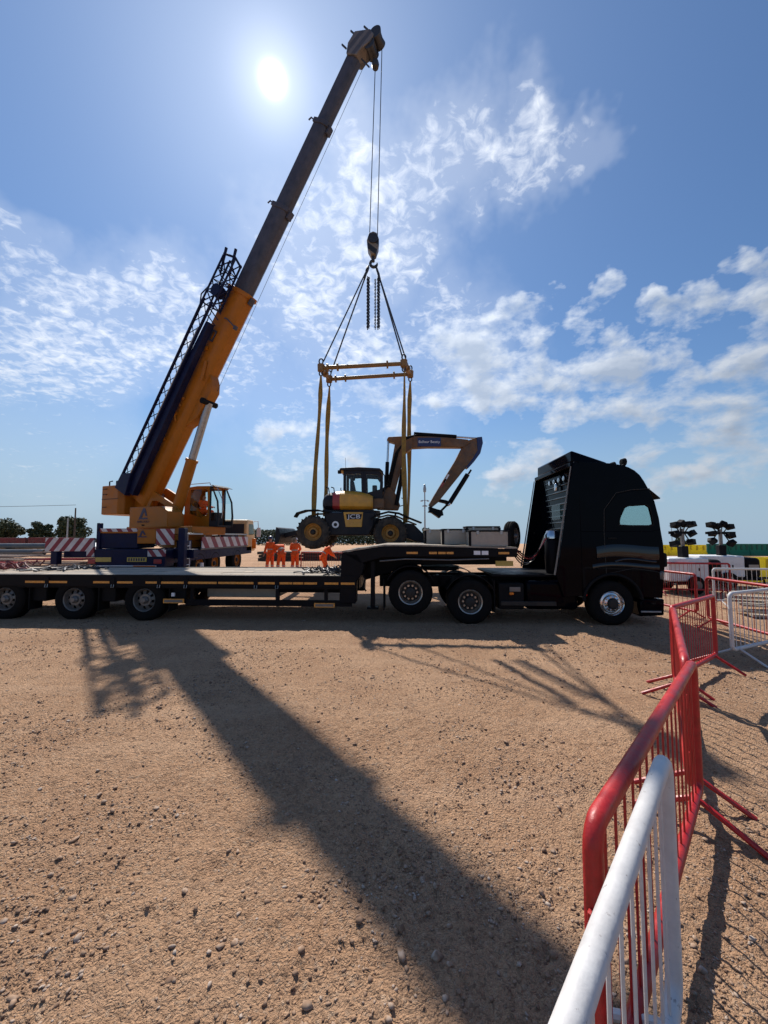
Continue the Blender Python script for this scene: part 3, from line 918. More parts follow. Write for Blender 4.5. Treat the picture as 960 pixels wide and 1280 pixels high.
# ------------------------------------------------------------------ black tractor unit
def build_truck():
    t = thing('tractor_unit', 'black high-roofed articulated lorry cab coupled to the low loader', 'truck', (0, 8.95, 0), R(-2.7))
    W = 2.5
    # --- cab shell: side skins with window openings, roof and front skin strips
    arch = arc_pts(5.12, 0.50, 0.66, 168, 12, 14)
    outer = [(4.47, 1.0), (4.45, 3.62), (4.47, 3.70), (5.16, 3.66), (5.58, 3.56), (5.80, 3.40), (5.98, 3.10), (6.12, 2.78), (6.20, 2.40), (6.27, 1.80), (6.28, 1.35), (6.24, 0.95), (6.20, 0.62)] + arch[::-1]
    # window: keep the skin as two pieces joined round the opening
    win = [(5.32, 2.26), (5.36, 2.42), (5.46, 2.63), (5.54, 2.67), (5.93, 2.695), (6.00, 2.64), (6.05, 2.40), (6.065, 2.27), (6.0, 2.245), (5.6, 2.245)]
    k = [(5.02, 2.10), (5.02, 2.60), (5.30, 2.95), (5.62, 3.02), (6.0, 3.05), (6.12, 2.78), (6.20, 2.40), (6.225, 2.15), (6.0, 2.10), (5.6, 2.10)]
    for ya, yb, nm in ((0.0, 0.05, 'near'), (W - 0.05, W, 'far')):
        side = MB()
        side.frame(k, win, ya, yb)
        upper = [(4.47, 2.10), (4.45, 3.62), (4.47, 3.70), (5.16, 3.66), (5.42, 3.62), (5.58, 3.565), (5.71, 3.49), (5.82, 3.385), (5.91, 3.24), (5.98, 3.10), (6.0, 3.05), (5.62, 3.02), (5.30, 2.95), (5.02, 2.60), (5.02, 2.10)]
        side.prism(upper, ya, yb)
        lower = [(4.47, 2.10), (4.47, 1.0), (4.47, 0.66)] + arch + [(6.20, 0.62), (6.24, 0.95), (6.28, 1.35), (6.27, 1.80), (6.225, 2.15), (6.0, 2.10), (5.6, 2.10), (5.02, 2.10)]
        side.prism(lower, ya, yb)
        side.build('cab_side', 'black_paint', t, bevel=0.012)
        g = MB(); yc = (ya + yb) / 2
        g.prism(win, yc - 0.004, yc + 0.004)
        g.build('side_window', 'glass_dark', t)
        fr = [(5.0 + (x - 5.7) * 1.06 + 0.7, 2.49 + (z - 2.49) * 1.12) for x, z in win]
        MB().frame(fr, win, ya - 0.006, yb + 0.006).build('window_seal', 'black_plastic', t)
    sk = MB()
    P = [(4.47, 3.68), (4.85, 3.668), (5.16, 3.645), (5.42, 3.60), (5.58, 3.545), (5.70, 3.47), (5.80, 3.37), (5.89, 3.23), (5.96, 3.08)]
    sk.prism(P + [(x - 0.02, z - 0.05) for x, z in P[::-1]], 0.05, W - 0.05)
    sk.build('roof', 'black_paint', t, bevel=0.01)
    MB().hexa([(5.96, 0.06, 3.06), (6.235, 0.06, 1.95), (6.235, W - 0.06, 1.95), (5.96, W - 0.06, 3.06)], [(5.95, 0.06, 3.06), (6.225, 0.06, 1.95), (6.225, W - 0.06, 1.95), (5.95, W - 0.06, 3.06)]).build('windscreen', 'glass', t)
    fp = MB()
    fp.prism([(6.235, 1.95), (6.28, 1.35), (6.24, 0.95), (6.20, 0.62), (6.12, 0.62), (6.18, 1.3), (6.15, 1.95)], 0.05, W - 0.05)
    fp.build('front_panel', 'black_paint', t, bevel=0.015)
    MB().prism([(6.24, 0.60), (6.22, 0.24), (5.70, 0.21), (5.72, 0.55), (5.80, 0.60)], -0.005, W + 0.005).build('bumper', 'black_paint', t, bevel=0.03, seg=3)
    MB().box(5.72, 6.16, -0.012, 0.03, 0.30, 0.34).build('bumper_step', 'steel', t, bevel=0.008)
    MB().box(4.45, 4.52, 0.05, W - 0.05, 0.95, 3.66).build('rear_wall', 'black_paint', t, bevel=0.01)
    rb = MB()
    for i in range(13):
        z = 1.55 + i * 0.155
        rb.box(4.425, 4.46, 0.55, 1.95, z, z + 0.045)
    rb.build('rear_wall_ribs', 'black_gloss', t, bevel=0.012)
    MB().box(4.415, 4.448, 0.98, 1.52, 2.42, 2.80).build('rear_window', 'glass_dark', t)
    floor = MB().box(4.52, 6.12, 0.05, W - 0.05, 1.12, 1.2)
    floor.build('cab_floor', 'black_plastic', t)
    MB().box(5.80, 6.16, 0.08, W - 0.08, 1.75, 2.05).build('dashboard', 'black_plastic', t, bevel=0.05)
    sw = MB()
    sw.tube([(5.55 + 0.10 * math.sin(a) * 0.45, 0.62 + 0.21 * math.cos(a), 2.22 + 0.19 * math.sin(a)) for a in [2 * math.pi * i / 20 for i in range(20)]], 0.014, 6, closed=True)
    sw.cyl((5.55, 0.62, 2.22), (5.85, 0.62, 1.95), 0.03)
    sw.build('steering_wheel', 'black_plastic', t)
    for yc in (0.55, 1.9):
        MB().prism([(4.75, 1.5), (5.3, 1.5), (5.3, 1.65), (5.0, 1.72), (4.92, 2.45), (4.78, 2.45)], yc - 0.26, yc + 0.26).build('seat', 'seat', t, bevel=0.05)
    # --- roof spoiler, visor, lamps
    sp = MB()
    sp.hexa([(4.36, 0.10, 3.70), (4.36, W - 0.1, 3.70), (5.30, W - 0.25, 3.62), (5.30, 0.25, 3.62)], [(4.36, 0.12, 4.0), (4.36, W - 0.12, 4.0), (5.26, W - 0.3, 3.74), (5.26, 0.3, 3.74)])
    sp.build('roof_spoiler', 'black_paint', t, bevel=0.05, seg=3)
    vz = MB()
    vz.hexa([(6.02, 0.05, 3.06), (6.02, W - 0.05, 3.06), (6.27, W - 0.05, 2.84), (6.27, 0.05, 2.84)], [(6.03, 0.05, 3.085), (6.03, W - 0.05, 3.085), (6.285, W - 0.05, 2.86), (6.285, 0.05, 2.86)])
    vz.build('sun_visor', 'black_plastic', t)
    MB().tube([(5.60, 0.2, 3.66), (5.60, 0.2, 3.56), (5.6, 0.2, 3.66), (5.62, W - 0.2, 3.66)], 0.028).build('light_bar', 'black_steel', t)
    for y in (0.3, 0.75, 1.75, 2.2):
        MB().lathe([(0, -0.05), (0.07, -0.04), (0.095, 0.04), (0.088, 0.055), (0, 0.06)], (5.62, y, 3.74), (1, 0, 0), 16).build('roof_lamp', 'black_plastic', t)
    MB().lathe([(0, 0), (0.07, 0), (0.065, 0.07), (0, 0.09)], (5.45, 0.55, 3.63), (0, 0, 1), 14).build('beacon', 'orange_light', t)
    # --- side fairings behind the cab, bright trailing edge
    for y in (0.0, W - 0.04):
        MB().prism([(4.47, 3.68), (4.47, 0.66), (4.05, 0.62), (3.90, 1.10), (3.96, 1.40), (4.33, 3.62), (4.38, 3.72)], y, y + 0.04).build('side_fairing', 'black_paint', t, bevel=0.012)
        MB().tube([(3.87, y + 0.02, 1.12), (3.93, y + 0.02, 1.45), (4.30, y + 0.02, 3.60)], [0.022, 0.02, 0.012]).build('fairing_edge', 'steel_wheel', t)
    MB().box(4.30, 4.38, 0.05, W - 0.05, 3.60, 3.70).build('fairing_top_bar', 'black_paint', t, bevel=0.01)
    for i in range(4):
        y = 0.55 + i * 0.30
        MB().lathe([(0, 0), (0.05, 0.0), (0.06, 0.06), (0, 0.07)], (4.40, y, 3.40), (-1, 0, 0), 14).build('work_lamp', 'chrome', t)
    MB().box(4.33, 4.41, 1.0, 1.12, 3.15, 3.35).build('air_horn', 'chrome', t, bevel=0.02)
    # --- arch flare, door lines, steps, handles
    fl = MB().tube([(x, -0.012, z) for x, z in arc_pts(5.12, 0.50, 0.64, 175, 8, 20)], 0.035, 8)
    fl.build('wheel_arch', 'black_plastic', t)
    arc_plate(5.12, 0.50, 0.63, 8, 172, 0.03, 0.55).build('mudguard', 'black_plastic', t)
    dl = MB().tube([(5.00, -0.003, 1.15), (4.98, -0.003, 2.1), (5.0, -0.003, 2.6), (5.28, -0.003, 2.98), (5.62, -0.003, 3.05), (6.02, -0.003, 3.07)], 0.008, 6)
    dl.tube([(5.00, -0.003, 1.15), (5.60, -0.003, 1.28), (6.22, -0.003, 1.18)], 0.008, 6)
    dl.build('door_seam_glint', 'hub_dark', t)  # door seams toned lighter than the paint to imitate reflections along panel edges
    MB().box(5.05, 5.25, -0.02, 0.0, 1.93, 1.97).build('door_handle', 'black_plastic', t, bevel=0.008)
    # sculpted lower door creases, added in shape and gloss to imitate light reflections
    cr = MB()
    n = 24
    def crease(z0, z1, x0, x1, d):
        rows = []
        for i in range(n + 1):
            u = i / n
            x = x0 + (x1 - x0) * u
            bow = 0.10 * math.sin(u * math.pi)
            rows.append([(x, 0.0, z0 + bow * (1 - u))] + [(x, -d * math.sin(math.pi * (0.12 + 0.88 * q / 6) ) ** 0.8, z0 + (z1 - z0) * (q / 6) + bow * (1 - u)) for q in range(1, 6)] + [(x, 0.0, z1 + bow * (1 - u))])
        cr.loft([[(p[0], p[1] + 0.001, p[2]) for p in r] for r in rows])
    crease(1.24, 1.36, 4.70, 6.16, 0.018)
    crease(1.46, 1.76, 4.80, 6.16, 0.022)
    crease(1.40, 1.45, 5.20, 6.10, 0.014)
    cr.build('crease_glint', 'black_gloss', t, angle=80)
    MB().box(6.16, 6.26, -0.012, 0.35, 1.02, 1.22).build('headlamp', 'lens', t, bevel=0.03)
    MB().box(6.26, 6.36, 0.0, 0.22, 1.30, 1.62).build('front_mirror', 'black_plastic', t, bevel=0.05, seg=3)
    # --- chassis
    ch = MB()
    for y in (0.80, 1.62):
        ch.box(-0.15, 5.7, y, y + 0.08, 0.74, 1.02)
    for x in (0.0, 1.3, 2.6, 3.6, 4.4):
        ch.box(x, x + 0.1, 0.80, 1.70, 0.78, 0.98)
    ch.build('chassis', 'black_steel', t, bevel=0.01)
    MB().box(2.55, 4.30, 0.30, 2.2, 1.05, 1.10).build('catwalk', 'black_steel', t, bevel=0.005)
    for y in (0.06, 1.82):
        MB().box(3.25, 4.40, y, y + 0.62, 0.33, 0.98).build('fuel_tank', 'black_paint', t, bevel=0.08, seg=3)
        MB().box(2.62, 3.20, y + 0.02, y + 0.6, 0.33, 0.92).build('battery_box', 'black_plastic', t, bevel=0.03)
    MB().box(2.66, 3.9, 0.03, 0.06, 0.42, 0.52).build('side_skirt', 'hub_dark', t, bevel=0.01)
    MB().box(2.86, 2.96, 0.045, 0.08, 0.66, 0.72).build('side_marker', 'orange_light', t, bevel=0.01)
    MB().box(4.50, 4.56, -0.02, 0.0, 0.66, 0.71).build('side_marker', 'red_light', t, bevel=0.01)
    MB().box(2.86, 3.10, 0.03, 0.052, 0.74, 0.84).build('warning_plate', 'steel_wheel', t)
    fw = MB().lathe([(0, 0), (0.5, 0), (0.5, 0.09), (0, 0.09)], (1.4, 1.25, 1.14), (0, 0, 1), 28)
    fw.build('fifth_wheel', 'black_steel', t, bevel=0.01)
    for x, z in ((1.97, 0.52), (0.61, 0.72)):
        for y in (0.0, 1.9):
            arc_plate(x, z, 0.58, 25, 155, y, y + 0.6).build('mudguard', 'black_plastic', t)
    MB().box(2.50, 2.53, 0.02, 0.6, 0.28, 1.0).build('mudflap', 'rubber', t)
    MB().box(-0.02, 0.01, 0.02, 0.6, 0.30, 1.0).build('mudflap', 'rubber', t)
    for x, z in ((5.12, 0.49), (1.97, 0.50), (0.61, 0.70)):
        MB().cyl((x, 0.25, z), (x, 2.25, z), 0.07).build('axle', 'black_steel', t)
    # wheels
    wheel(t, 5.12, 0.02, 0.49, 0.50, 0.32, -1, 'steer')
    wheel(t, 5.12, W - 0.02, 0.49, 0.50, 0.32, 1, 'steer')
    d0 = wheel(t, 1.97, 0.0, 0.50, 0.51, 0.56, -1, 'drive')
    wheel(t, 0.61, 0.0, 0.70, 0, 0, -1, 'drive', first=d0)
    d1 = wheel(t, 1.97, W, 0.50, 0.51, 0.56, 1, 'drive')
    wheel(t, 0.61, W, 0.70, 0, 0, 1, 'drive', first=d1)
    # exhaust stack and air lines behind the cab
    MB().lathe([(0, 0), (0.16, 0.0), (0.19, 0.1), (0.19, 0.85), (0.13, 1.0), (0, 1.02)], (4.08, 0.62, 1.10), (0, 0, 0.86), 20).build('air_filter', 'black_steel', t)
    MB().lathe([(0.19, 0), (0.19, 0.35), (0.14, 0.85), (0.05, 1.0), (0, 1.0)], (4.08, 0.62, 1.94), (0, 0, 0.22), 20).build('air_filter_cap', 'chrome', t)
    for i in range(5):
        a = MB()
        pts = []
        for k in range(25):
            u = k / 24
            pts.append((4.05 - 1.0 * u, 0.72 + i * 0.10 + 0.05 * math.sin(6 * u + i), 2.02 - 0.75 * math.sin(math.pi * min(1, u * 1.15)) * (0.6 + 0.1 * i) * 0.8 - 0.35 * u))
        a.tube(pts, 0.016, 6)
        a.build('air_line', ('black_plastic', 'red_paint', 'black_plastic', 'steel_wheel', 'black_plastic')[i], t)
    return t


# ------------------------------------------------------------------ low loader trailer
def build_trailer():
    t = thing('low_loader_trailer', 'long low loader trailer with timber deck and amber edge reflectors', 'trailer', (0, 8.95, 0), R(-2.7))
    W = 2.5
    dz = 1.06
    # timber deck, board by board
    nb = 9
    bw = (W - 0.24) / nb
    xb = [-1.06, -3.45, -5.85, -8.3, -11.2]
    proto = {}
    for j in range(nb):
        for i in range(4):
            sh = (j % 3) * 0.35
            x1 = xb[i] - (sh if i else 0); x0 = xb[i + 1] - (sh if i < 3 else 0)
            key = (i, j % 3)
            if key not in proto:
                m = MB().box(x0 + 0.006, x1 - 0.006, 0.004, bw - 0.008, 0, 0.055)
                proto[key] = m.mesh('plank', 'plank' if (i + j) % 2 else 'plank_b', smooth=False)
            o = bpy.data.objects.new('plank', proto[key])
            COL.objects.link(o)
            o.parent = t
            o.location = (0, 0.12 + j * bw, dz - 0.055 + random.uniform(-0.006, 0.006))
    for y in (0.0, W - 0.11):
        r = MB()
        r.prism([(0, 1.075), (0, 0.80), (0.03, 0.80), (0.03, 0.76), (0.11, 0.76), (0.11, 1.045), (0.11, 1.075)] if y == 0 else [(0, 0.76), (0.08, 0.76), (0.08, 0.80), (0.11, 0.80), (0.11, 1.075), (0, 1.075)], -11.3, -0.65, axis='x')
        o = r.build('side_rail', 'black_steel', t, bevel=0.006)
        o.location = (0, y, 0)
    cb = MB()
    for i in range(18):
        x = -11.0 + i * 0.58
        cb.box(x, x + 0.09, 0.12, W - 0.12, 0.84, 0.998)
    for y in (0.62, 1.70):
        cb.box(-11.2, -0.7, y, y + 0.18, 0.60, 0.995)
    cb.build('chassis', 'black_steel', t)
    # amber reflector strips
    segs = [(-1.00, -0.68), (-1.38, -1.06), (-1.86, -1.56), (-2.12, -1.88), (-2.44, -2.14), (-2.98, -2.54), (-3.90, -3.06), (-4.66, -3.94), (-5.30, -4.70), (-5.66, -5.36), (-6.36, -5.98), (-6.95, -6.55), (-8.05, -7.6), (-8.65, -8.12)]
    for a, b in segs:
        MB().box(a, b, -0.006, 0.002, 0.875, 0.925).build('reflector_strip', 'amber', t)
    for x in (-2.5, -3.0, -4.68, -5.33, -6.46, -8.1):
        MB().box(x - 0.05, x + 0.05, -0.02, 0.0, 0.78, 1.02).build('lashing_pocket', 'black_steel', t, bevel=0.01)
        MB().tube([(x - 0.03, -0.015, 0.85), (x - 0.03, -0.03, 0.78), (x + 0.03, -0.03, 0.78), (x + 0.03, -0.015, 0.85)], 0.008, 6).build('lashing_ring', 'steel', t)
    # bogie
    first = None; firstf = None
    for x in (-5.72, -7.46, -9.20):
        if first is None:
            first = wheel(t, x, 0.03, 0.475, 0.50, 0.34, -1, 'trailer')
            firstf = wheel(t, x, W - 0.03, 0.475, 0.50, 0.34, 1, 'trailer')
        else:
            wheel(t, x, 0.03, 0.475, 0, 0, -1, 'trailer', first=first)
            wheel(t, x, W - 0.03, 0.475, 0, 0, 1, 'trailer', first=firstf)
        MB().cyl((x, 0.3, 0.475), (x, W - 0.3, 0.475), 0.075).build('axle', 'black_steel', t)
        for y in (0.02, W - 0.42):
            arc_plate(x, 0.475, 0.555, 30, 150, y, y + 0.40).build('mudguard', 'black_plastic', t)
        MB().box(x + 0.62, x + 0.98, 0.12, 0.5, 0.42, 0.78).build('valve_box', 'black_plastic', t, bevel=0.02)
        MB().box(x + 0.60, x + 0.63, 0.05, 0.4, 0.22, 0.76).build('mudflap', 'rubber', t)
    # side guard, ramp box, marker plates
    MB().box(-4.70, -0.75, 0.05, 0.13, 0.36, 0.50).build('side_guard', 'black_steel', t, bevel=0.01)
    MB().box(-4.45, -2.65, 0.55, 1.5, 0.48, 0.72).build('locker', 'pale_grey', t, bevel=0.03)
    for x in (-4.6, -2.55, -1.4):
        MB().box(x, x + 0.08, 0.06, 0.14, 0.50, 0.80).build('guard_bracket', 'black_steel', t)
    for a, b, z in ((-5.22, -4.72, 0.47), (-1.62, -1.14, 0.40)):
        MB().box(a, b, 0.0, 0.02, z - 0.05, z + 0.05).build('marker_plate', 'amber', t)
        MB().box(a + 0.03, b - 0.03, -0.003, 0.0, z - 0.03, z + 0.03).build('marker_plate_centre', 'steel_wheel', t)
    MB().box(-5.02, -4.95, -0.01, 0.03, 0.58, 0.66).build('label_plate', 'print_white', t)
    # gooseneck
    g = MB()
    g.prism([(-1.04, 0.44), (-0.66, 0.44), (-0.64, 0.95), (-0.50, 1.12), (-0.46, 1.34), (-0.62, 1.58), (-1.0, 1.60)], 0.02, 0.40)
    g.build('riser', 'black_steel', t, bevel=0.02)
    MB().prism([(-1.04, 0.44), (-0.66, 0.44), (-0.64, 0.95), (-0.50, 1.12), (-0.46, 1.34), (-0.62, 1.58), (-1.0, 1.60)], W - 0.40, W - 0.02).build('riser', 'black_steel', t, bevel=0.02)
    MB().box(-1.0, -0.62, 0.41, W - 0.41, 0.70, 1.58).build('riser_plate', 'black_steel', t, bevel=0.02)
    gb = [(-0.98, 1.61), (0.0, 1.755), (0.75, 1.755), (3.05, 1.70), (3.05, 1.52), (0.75, 1.52), (-0.05, 1.50), (-0.55, 1.36)]
    for y in (0.02, W - 0.12):
        MB().prism(gb, y, y + 0.10).build('neck_beam', 'black_steel', t, bevel=0.012)
    for y in (0.75, 1.60):
        MB().prism([(-0.9, 1.56), (0.0, 1.72), (3.0, 1.68), (3.0, 1.30), (0.7, 1.28), (-0.5, 0.9)], y, y + 0.14).build('neck_web', 'black_steel', t, bevel=0.012)
    # neck top boards
    topl = [(-0.98, 1.615), (0.0, 1.765), (0.75, 1.765), (3.05, 1.708)]
    for j in range(6):
        y0 = 0.02 + j * (W - 0.04) / 6
        y1 = y0 + (W - 0.04) / 6 - 0.012
        m = MB()
        for (x0, z0), (x1, z1) in zip(topl, topl[1:]):
            m.hexa([(x0, y0, z0), (x1, y0, z1), (x1, y1, z1), (x0, y1, z0)], [(x0, y0, z0 + 0.035), (x1, y0, z1 + 0.035), (x1, y1, z1 + 0.035), (x0, y1, z0 + 0.035)])
        m.build('neck_board', 'plank' if j % 2 else 'plank_b', t, smooth=False)
    for a, b in ((0.52, 0.78), (1.04, 1.22), (1.25, 1.42), (1.44, 1.60), (2.62, 2.86)):
        MB().box(a, b, 0.008, 0.018, 1.585, 1.635).build('reflector_strip', 'amber', t)
    for a in (2.06, 2.24):
        MB().box(a, a + 0.15, 0.006, 0.018, 1.57, 1.66).build('label_plate', 'print_white', t)
    MB().box(2.60, 3.0, 0.20, 0.24, 1.30, 1.42).build('warning_board', 'plate_yellow', t)
    # kinked bracket and landing leg below the neck
    lg = MB()
    lg.box(-0.32, -0.22, 0.12, 0.24, 0.35, 1.42)
    lg.box(-0.40, -0.14, 0.08, 0.28, 0.30, 0.35)
    lg.build('landing_leg', 'black_steel', t, bevel=0.01)
    MB().tube([(-0.45, 0.1, 1.35), (-0.52, 0.08, 1.15), (-0.44, 0.08, 1.0), (-0.50, 0.08, 0.82), (-0.42, 0.08, 0.72)], 0.022, 6).build('suzie_hose', 'black_plastic', t)
    # hydraulic pipes on the neck flank
    MB().tube([(-0.1, 0.0, 1.42), (0.5, -0.0, 1.47), (1.5, 0.0, 1.45), (2.4, 0.0, 1.48)], 0.016, 6).build('hydraulic_pipe', 'steel_wheel', t)
    return t


truck = build_truck()
trailer = build_trailer()


def truck_world(x, y, z):
    return Matrix.Translation((0, 8.95, 0)) @ Matrix.Rotation(R(-2.7), 4, 'Z') @ Vector((x, y, z))


# boxes and spare wheel riding on the gooseneck
def storage_box(x, y, sx, sy, z, h, label, lidmat):
    p = truck_world(x, y, z)
    t = thing('storage_box', label, 'box', p, R(-2.7), 'boxes on the gooseneck')
    MB().box(-sx / 2, sx / 2, -sy / 2, sy / 2, 0, h).build('body', 'pale_grey', t, bevel=0.012)
    MB().box(-sx / 2 - 0.015, sx / 2 + 0.015, -sy / 2 - 0.015, sy / 2 + 0.015, h, h + 0.035).build('lid', lidmat, t, bevel=0.008)
    for s in (-1, 1):
        MB().box(s * sx / 2 - 0.03, s * sx / 2 + 0.03, -sy / 2 - 0.012, -sy / 2 + 0.01, 0.0, h - 0.002).build('corner_post', 'black_steel', t, bevel=0.004)
    for s in (-0.6, 0.6):
        MB().box(s * sx / 2 - 0.03, s * sx / 2 + 0.03, -sy / 2 - 0.022, -sy / 2, h - 0.07, h + 0.02).build('latch', 'steel', t, bevel=0.004)
    return t


storage_box(2.44, 0.34, 0.90, 0.5, 1.757, 0.345, 'long pale grey box on the gooseneck nearest the lorry cab', 'black_steel')
storage_box(1.74, 0.95, 0.62, 0.6, 1.785, 0.36, 'pale grey box with dark lid at the middle of the gooseneck', 'black_steel')
storage_box(1.35, 1.75, 0.62, 0.6, 1.787, 0.36, 'pale grey box at the far edge of the gooseneck', 'pale_grey')
storage_box(2.55, 1.6, 0.85, 0.6, 1.765, 0.46, 'dark topped grey box behind the long box on the gooseneck', 'black_steel')


def spare_wheel():
    p = truck_world(3.34, 1.05, 1.62)
    t = thing('spare_wheel', 'spare lorry wheel standing upright on the gooseneck behind the cab', 'wheel', p, R(55))
    o = wheel(t, 0, 0, 0.38, 0.38, 0.24, -1, 'trailer')
    MB().box(-0.3, 0.3, -0.02, 0.34, -0.04, 0.0).build('cradle', 'black_steel', t)
    return t


spare_wheel()


# ------------------------------------------------------------------ mobile crane
CB = Vector((-9.2, 14.0, 0.10))             # rear centre of the carrier on the ground
FOOT = Vector((-11.2, 18.2, 3.9))
HEAD = Vector((-0.64, 14.0, 21.82))
SD = Vector((HEAD.x - FOOT.x, HEAD.y - FOOT.y, 0)).normalized()      # boom direction on plan
SW = Vector((SD.y, -SD.x, 0))                                         # its right hand side (towards the viewer)
UB = (HEAD - FOOT).normalized()
VB = SW.cross(UB); VB = VB if VB.z > 0 else -VB                       # upper side of the boom
BOOM_LEN = (HEAD - FOOT).length


def build_crane():
    t = thing('mobile_crane', 'yellow and navy mobile crane with raised telescopic boom behind the trailer', 'crane', CB)
    I = Matrix.Translation(-CB)                                       # author in world coordinates
    C = Matrix.Identity(4)                                            # author in carrier coordinates: x right, y forward, z up
    # ---------------- carrier
    MB(C).box(-1.25, 1.25, 0.35, 9.2, 0.88, 1.30).build('chassis', 'navy', t, bevel=0.02)
    MB(C).box(-1.27, 1.27, 0.0, 0.62, 0.78, 1.42).build('rear_frame', 'navy', t, bevel=0.02)
    MB(C).box(-1.15, 0.98, -0.06, 0.0, 0.72, 0.84).build('rear_bumper', 'white_paint', t, bevel=0.01)
    MB(C).box(0.18, 0.97, -0.075, -0.061, 0.725, 0.835).build('tail_lamps', 'orange_light', t, bevel=0.008)
    for x0, x1 in ((-1.22, -0.66), (-0.08, 0.62)):
        MB(C).box(x0, x1, -0.03, 0.0, 0.97, 1.13).build('number_plate', 'plate_yellow', t)
    lm = MB(C)
    for k in range(7):
        x = -0.03 + k * 0.09
        lm.box(x, x + 0.05, -0.034, -0.03, 1.0, 1.10)
    lm.build('plate_marks', 'print_dark', t)
    for x0, x1, s in ((-1.55, -1.28, 'stripe_a'), (0.66, 1.3, 'stripe_b')):
        MB(C).box(x0, x1, -0.035, 0.0, 1.16, 1.40).build('stripe_board', s, t)
    for x0 in (-1.6, 0.78):
        MB(C).box(x0 + 0.1, x0 + 0.38, -0.03, 0.0, 0.90, 1.06).build('rear_lamp', 'red_paint', t, bevel=0.02)
    # tail deck: navy winch housing, yellow locker, striped board
    MB(C).box(-1.32, 0.12, 0.25, 1.3, 1.44, 2.02).build('winch_housing', 'navy', t, bevel=0.03)
    MB(C).box(-1.32, 0.1, 0.20, 0.24, 2.06, 2.18).build('stripe_board', 'stripe_b', t)
    MB(C).box(-1.30, 0.15, 0.22, 1.32, 2.0, 2.08).build('housing_lid', 'crane_yellow', t, bevel=0.02)
    MB(C).box(0.16, 0.84, 0.12, 1.3, 1.62, 2.14).build('locker', 'crane_yellow', t, bevel=0.02)
    MB(C).box(0.88, 1.52, 0.08, 0.14, 1.58, 2.16).build('stripe_board', 'stripe_b', t)
    MB(C).box(-1.4, -1.26, 0.2, 0.36, 1.3, 2.38).build('light_post', 'navy', t, bevel=0.02)
    # outriggers (rear): boxes, beams, jacks, pads
    MB(C).box(-1.5, 1.5, 0.62, 1.15, 1.05, 1.42).build('outrigger_box', 'navy', t, bevel=0.02)
    MB(C).box(-3.05, -1.3, -0.04, 0.04, 1.35, 1.83).build('stripe_board', 'stripe_a', t)
    MB(C).box(-3.0, -1.2, 0.72, 1.08, 1.08, 1.38).build('outrigger_beam', 'navy', t, bevel=0.02)
    for x, y in ((-3.0, 0.4), (1.72, 0.35)):
        MB(C).box(x - 0.12, x + 0.12, y - 0.12, y + 0.12, 0.85 if x < 0 else 0.55, 1.55 if x < 0 else 2.2).build('jack_housing', 'navy', t, bevel=0.02)
        MB(C).cyl((x, y, 0.12), (x, y, 0.95), 0.06).build('jack_rod', 'steel', t)
        MB(C).lathe([(0, 0), (0.30, 0), (0.30, 0.05), (0.1, 0.12), (0, 0.12)], (x, y, 0.02), (0, 0, 1), 20).build('jack_pad', 'steel_wheel', t)
    MB(C).box(1.5, 2.0, 0.62, 1.0, 1.06, 1.40).build('outrigger_beam', 'navy', t, bevel=0.02)
    MB(C).lathe([(0, 0), (0.07, 0), (0.07, 1), (0, 1)], (2.05, 1.2, 0.35), (0, 0, 0.5), 12).build('marker_drum', 'white_paint', t)
    # right flank: deck edge, lockers, striped board, ladder
    MB(C).box(1.0, 1.26, 1.25, 1.95, 0.72, 1.72).build('side_locker', 'navy', t, bevel=0.02)
    MB(C).box(1.05, 1.30, 2.7, 8.4, 1.30, 1.36).build('deck_edge', 'steel_wheel', t, bevel=0.01)
    MB(C).box(1.27, 1.31, 2.75, 8.4, 1.37, 1.86).build('stripe_board', 'stripe_c', t)
    MB(C).box(0.9, 1.26, 1.6, 8.4, 1.95, 2.02).build('deck_rail', 'steel', t, bevel=0.01)
    for y in (1.7, 3.2, 4.8, 6.4, 8.2):
        MB(C).cyl((1.2, y, 1.36), (1.2, y, 1.96), 0.025).build('deck_post', 'steel', t)
    ld_ = MB(C)
    for k in range(5):
        ld_.cyl((1.33, 1.3, 0.5 + k * 0.25), (1.33, 1.65, 0.5 + k * 0.25), 0.018, n=8)
    for y in (1.3, 1.65):
        ld_.cyl((1.33, y, 0.4), (1.33, y, 1.7), 0.02, n=8)
    ld_.build('ladder', 'white_paint', t)
    MB(C).box(-1.2, 1.2, 5.2, 7.2, 1.30, 1.95).build('engine_cover', 'navy', t, bevel=0.04)
    # wheels
    def cw(x, y, side, first):
        # crane wheels roll along y: parent through a turned pivot
        pass
    for side in (1, -1):
        first = None
        for y in (2.72, 4.25, 7.0):
            if first is None:
                w = wheel(t, 0, 0, 0, 0.64, 0.42, -1, 'crane')
                w.rotation_euler = (0, 0, R(90) if side > 0 else R(-90))
                first = w
            else:
                w = copy_tree(first, t)
            w.location = (side * 1.24, y, 0.62)
        for y in (2.72, 4.25, 7.0):
            m = MB(Matrix.Rotation(R(90), 4, 'Z'))
            arc = arc_plate(0, 0, 0.72, 25, 155, -0.21, 0.21)
            arc.v = [tuple(Matrix.Translation((side * 1.04, y, 0.62)) @ Matrix.Rotation(R(90), 4, 'Z') @ Vector(p)) for p in arc.v]
            arc.build('mudguard', 'black_plastic', t)
    # driving cab at the front, low and wide
    fc = [(8.3, 1.0), (8.3, 2.55), (8.45, 2.85), (9.4, 2.85), (9.75, 2.0), (9.8, 1.0)]
    MB(C).prism(fc, -1.25, 1.25, axis='x').build('driving_cab', 'crane_cream', t, bevel=0.06, seg=3)
    MB(C).prism([(8.65, 1.95), (8.65, 2.6), (9.35, 2.6), (9.6, 2.0)], 1.25, 1.262, axis='x').build('driving_cab_window', 'glass_dark', t)
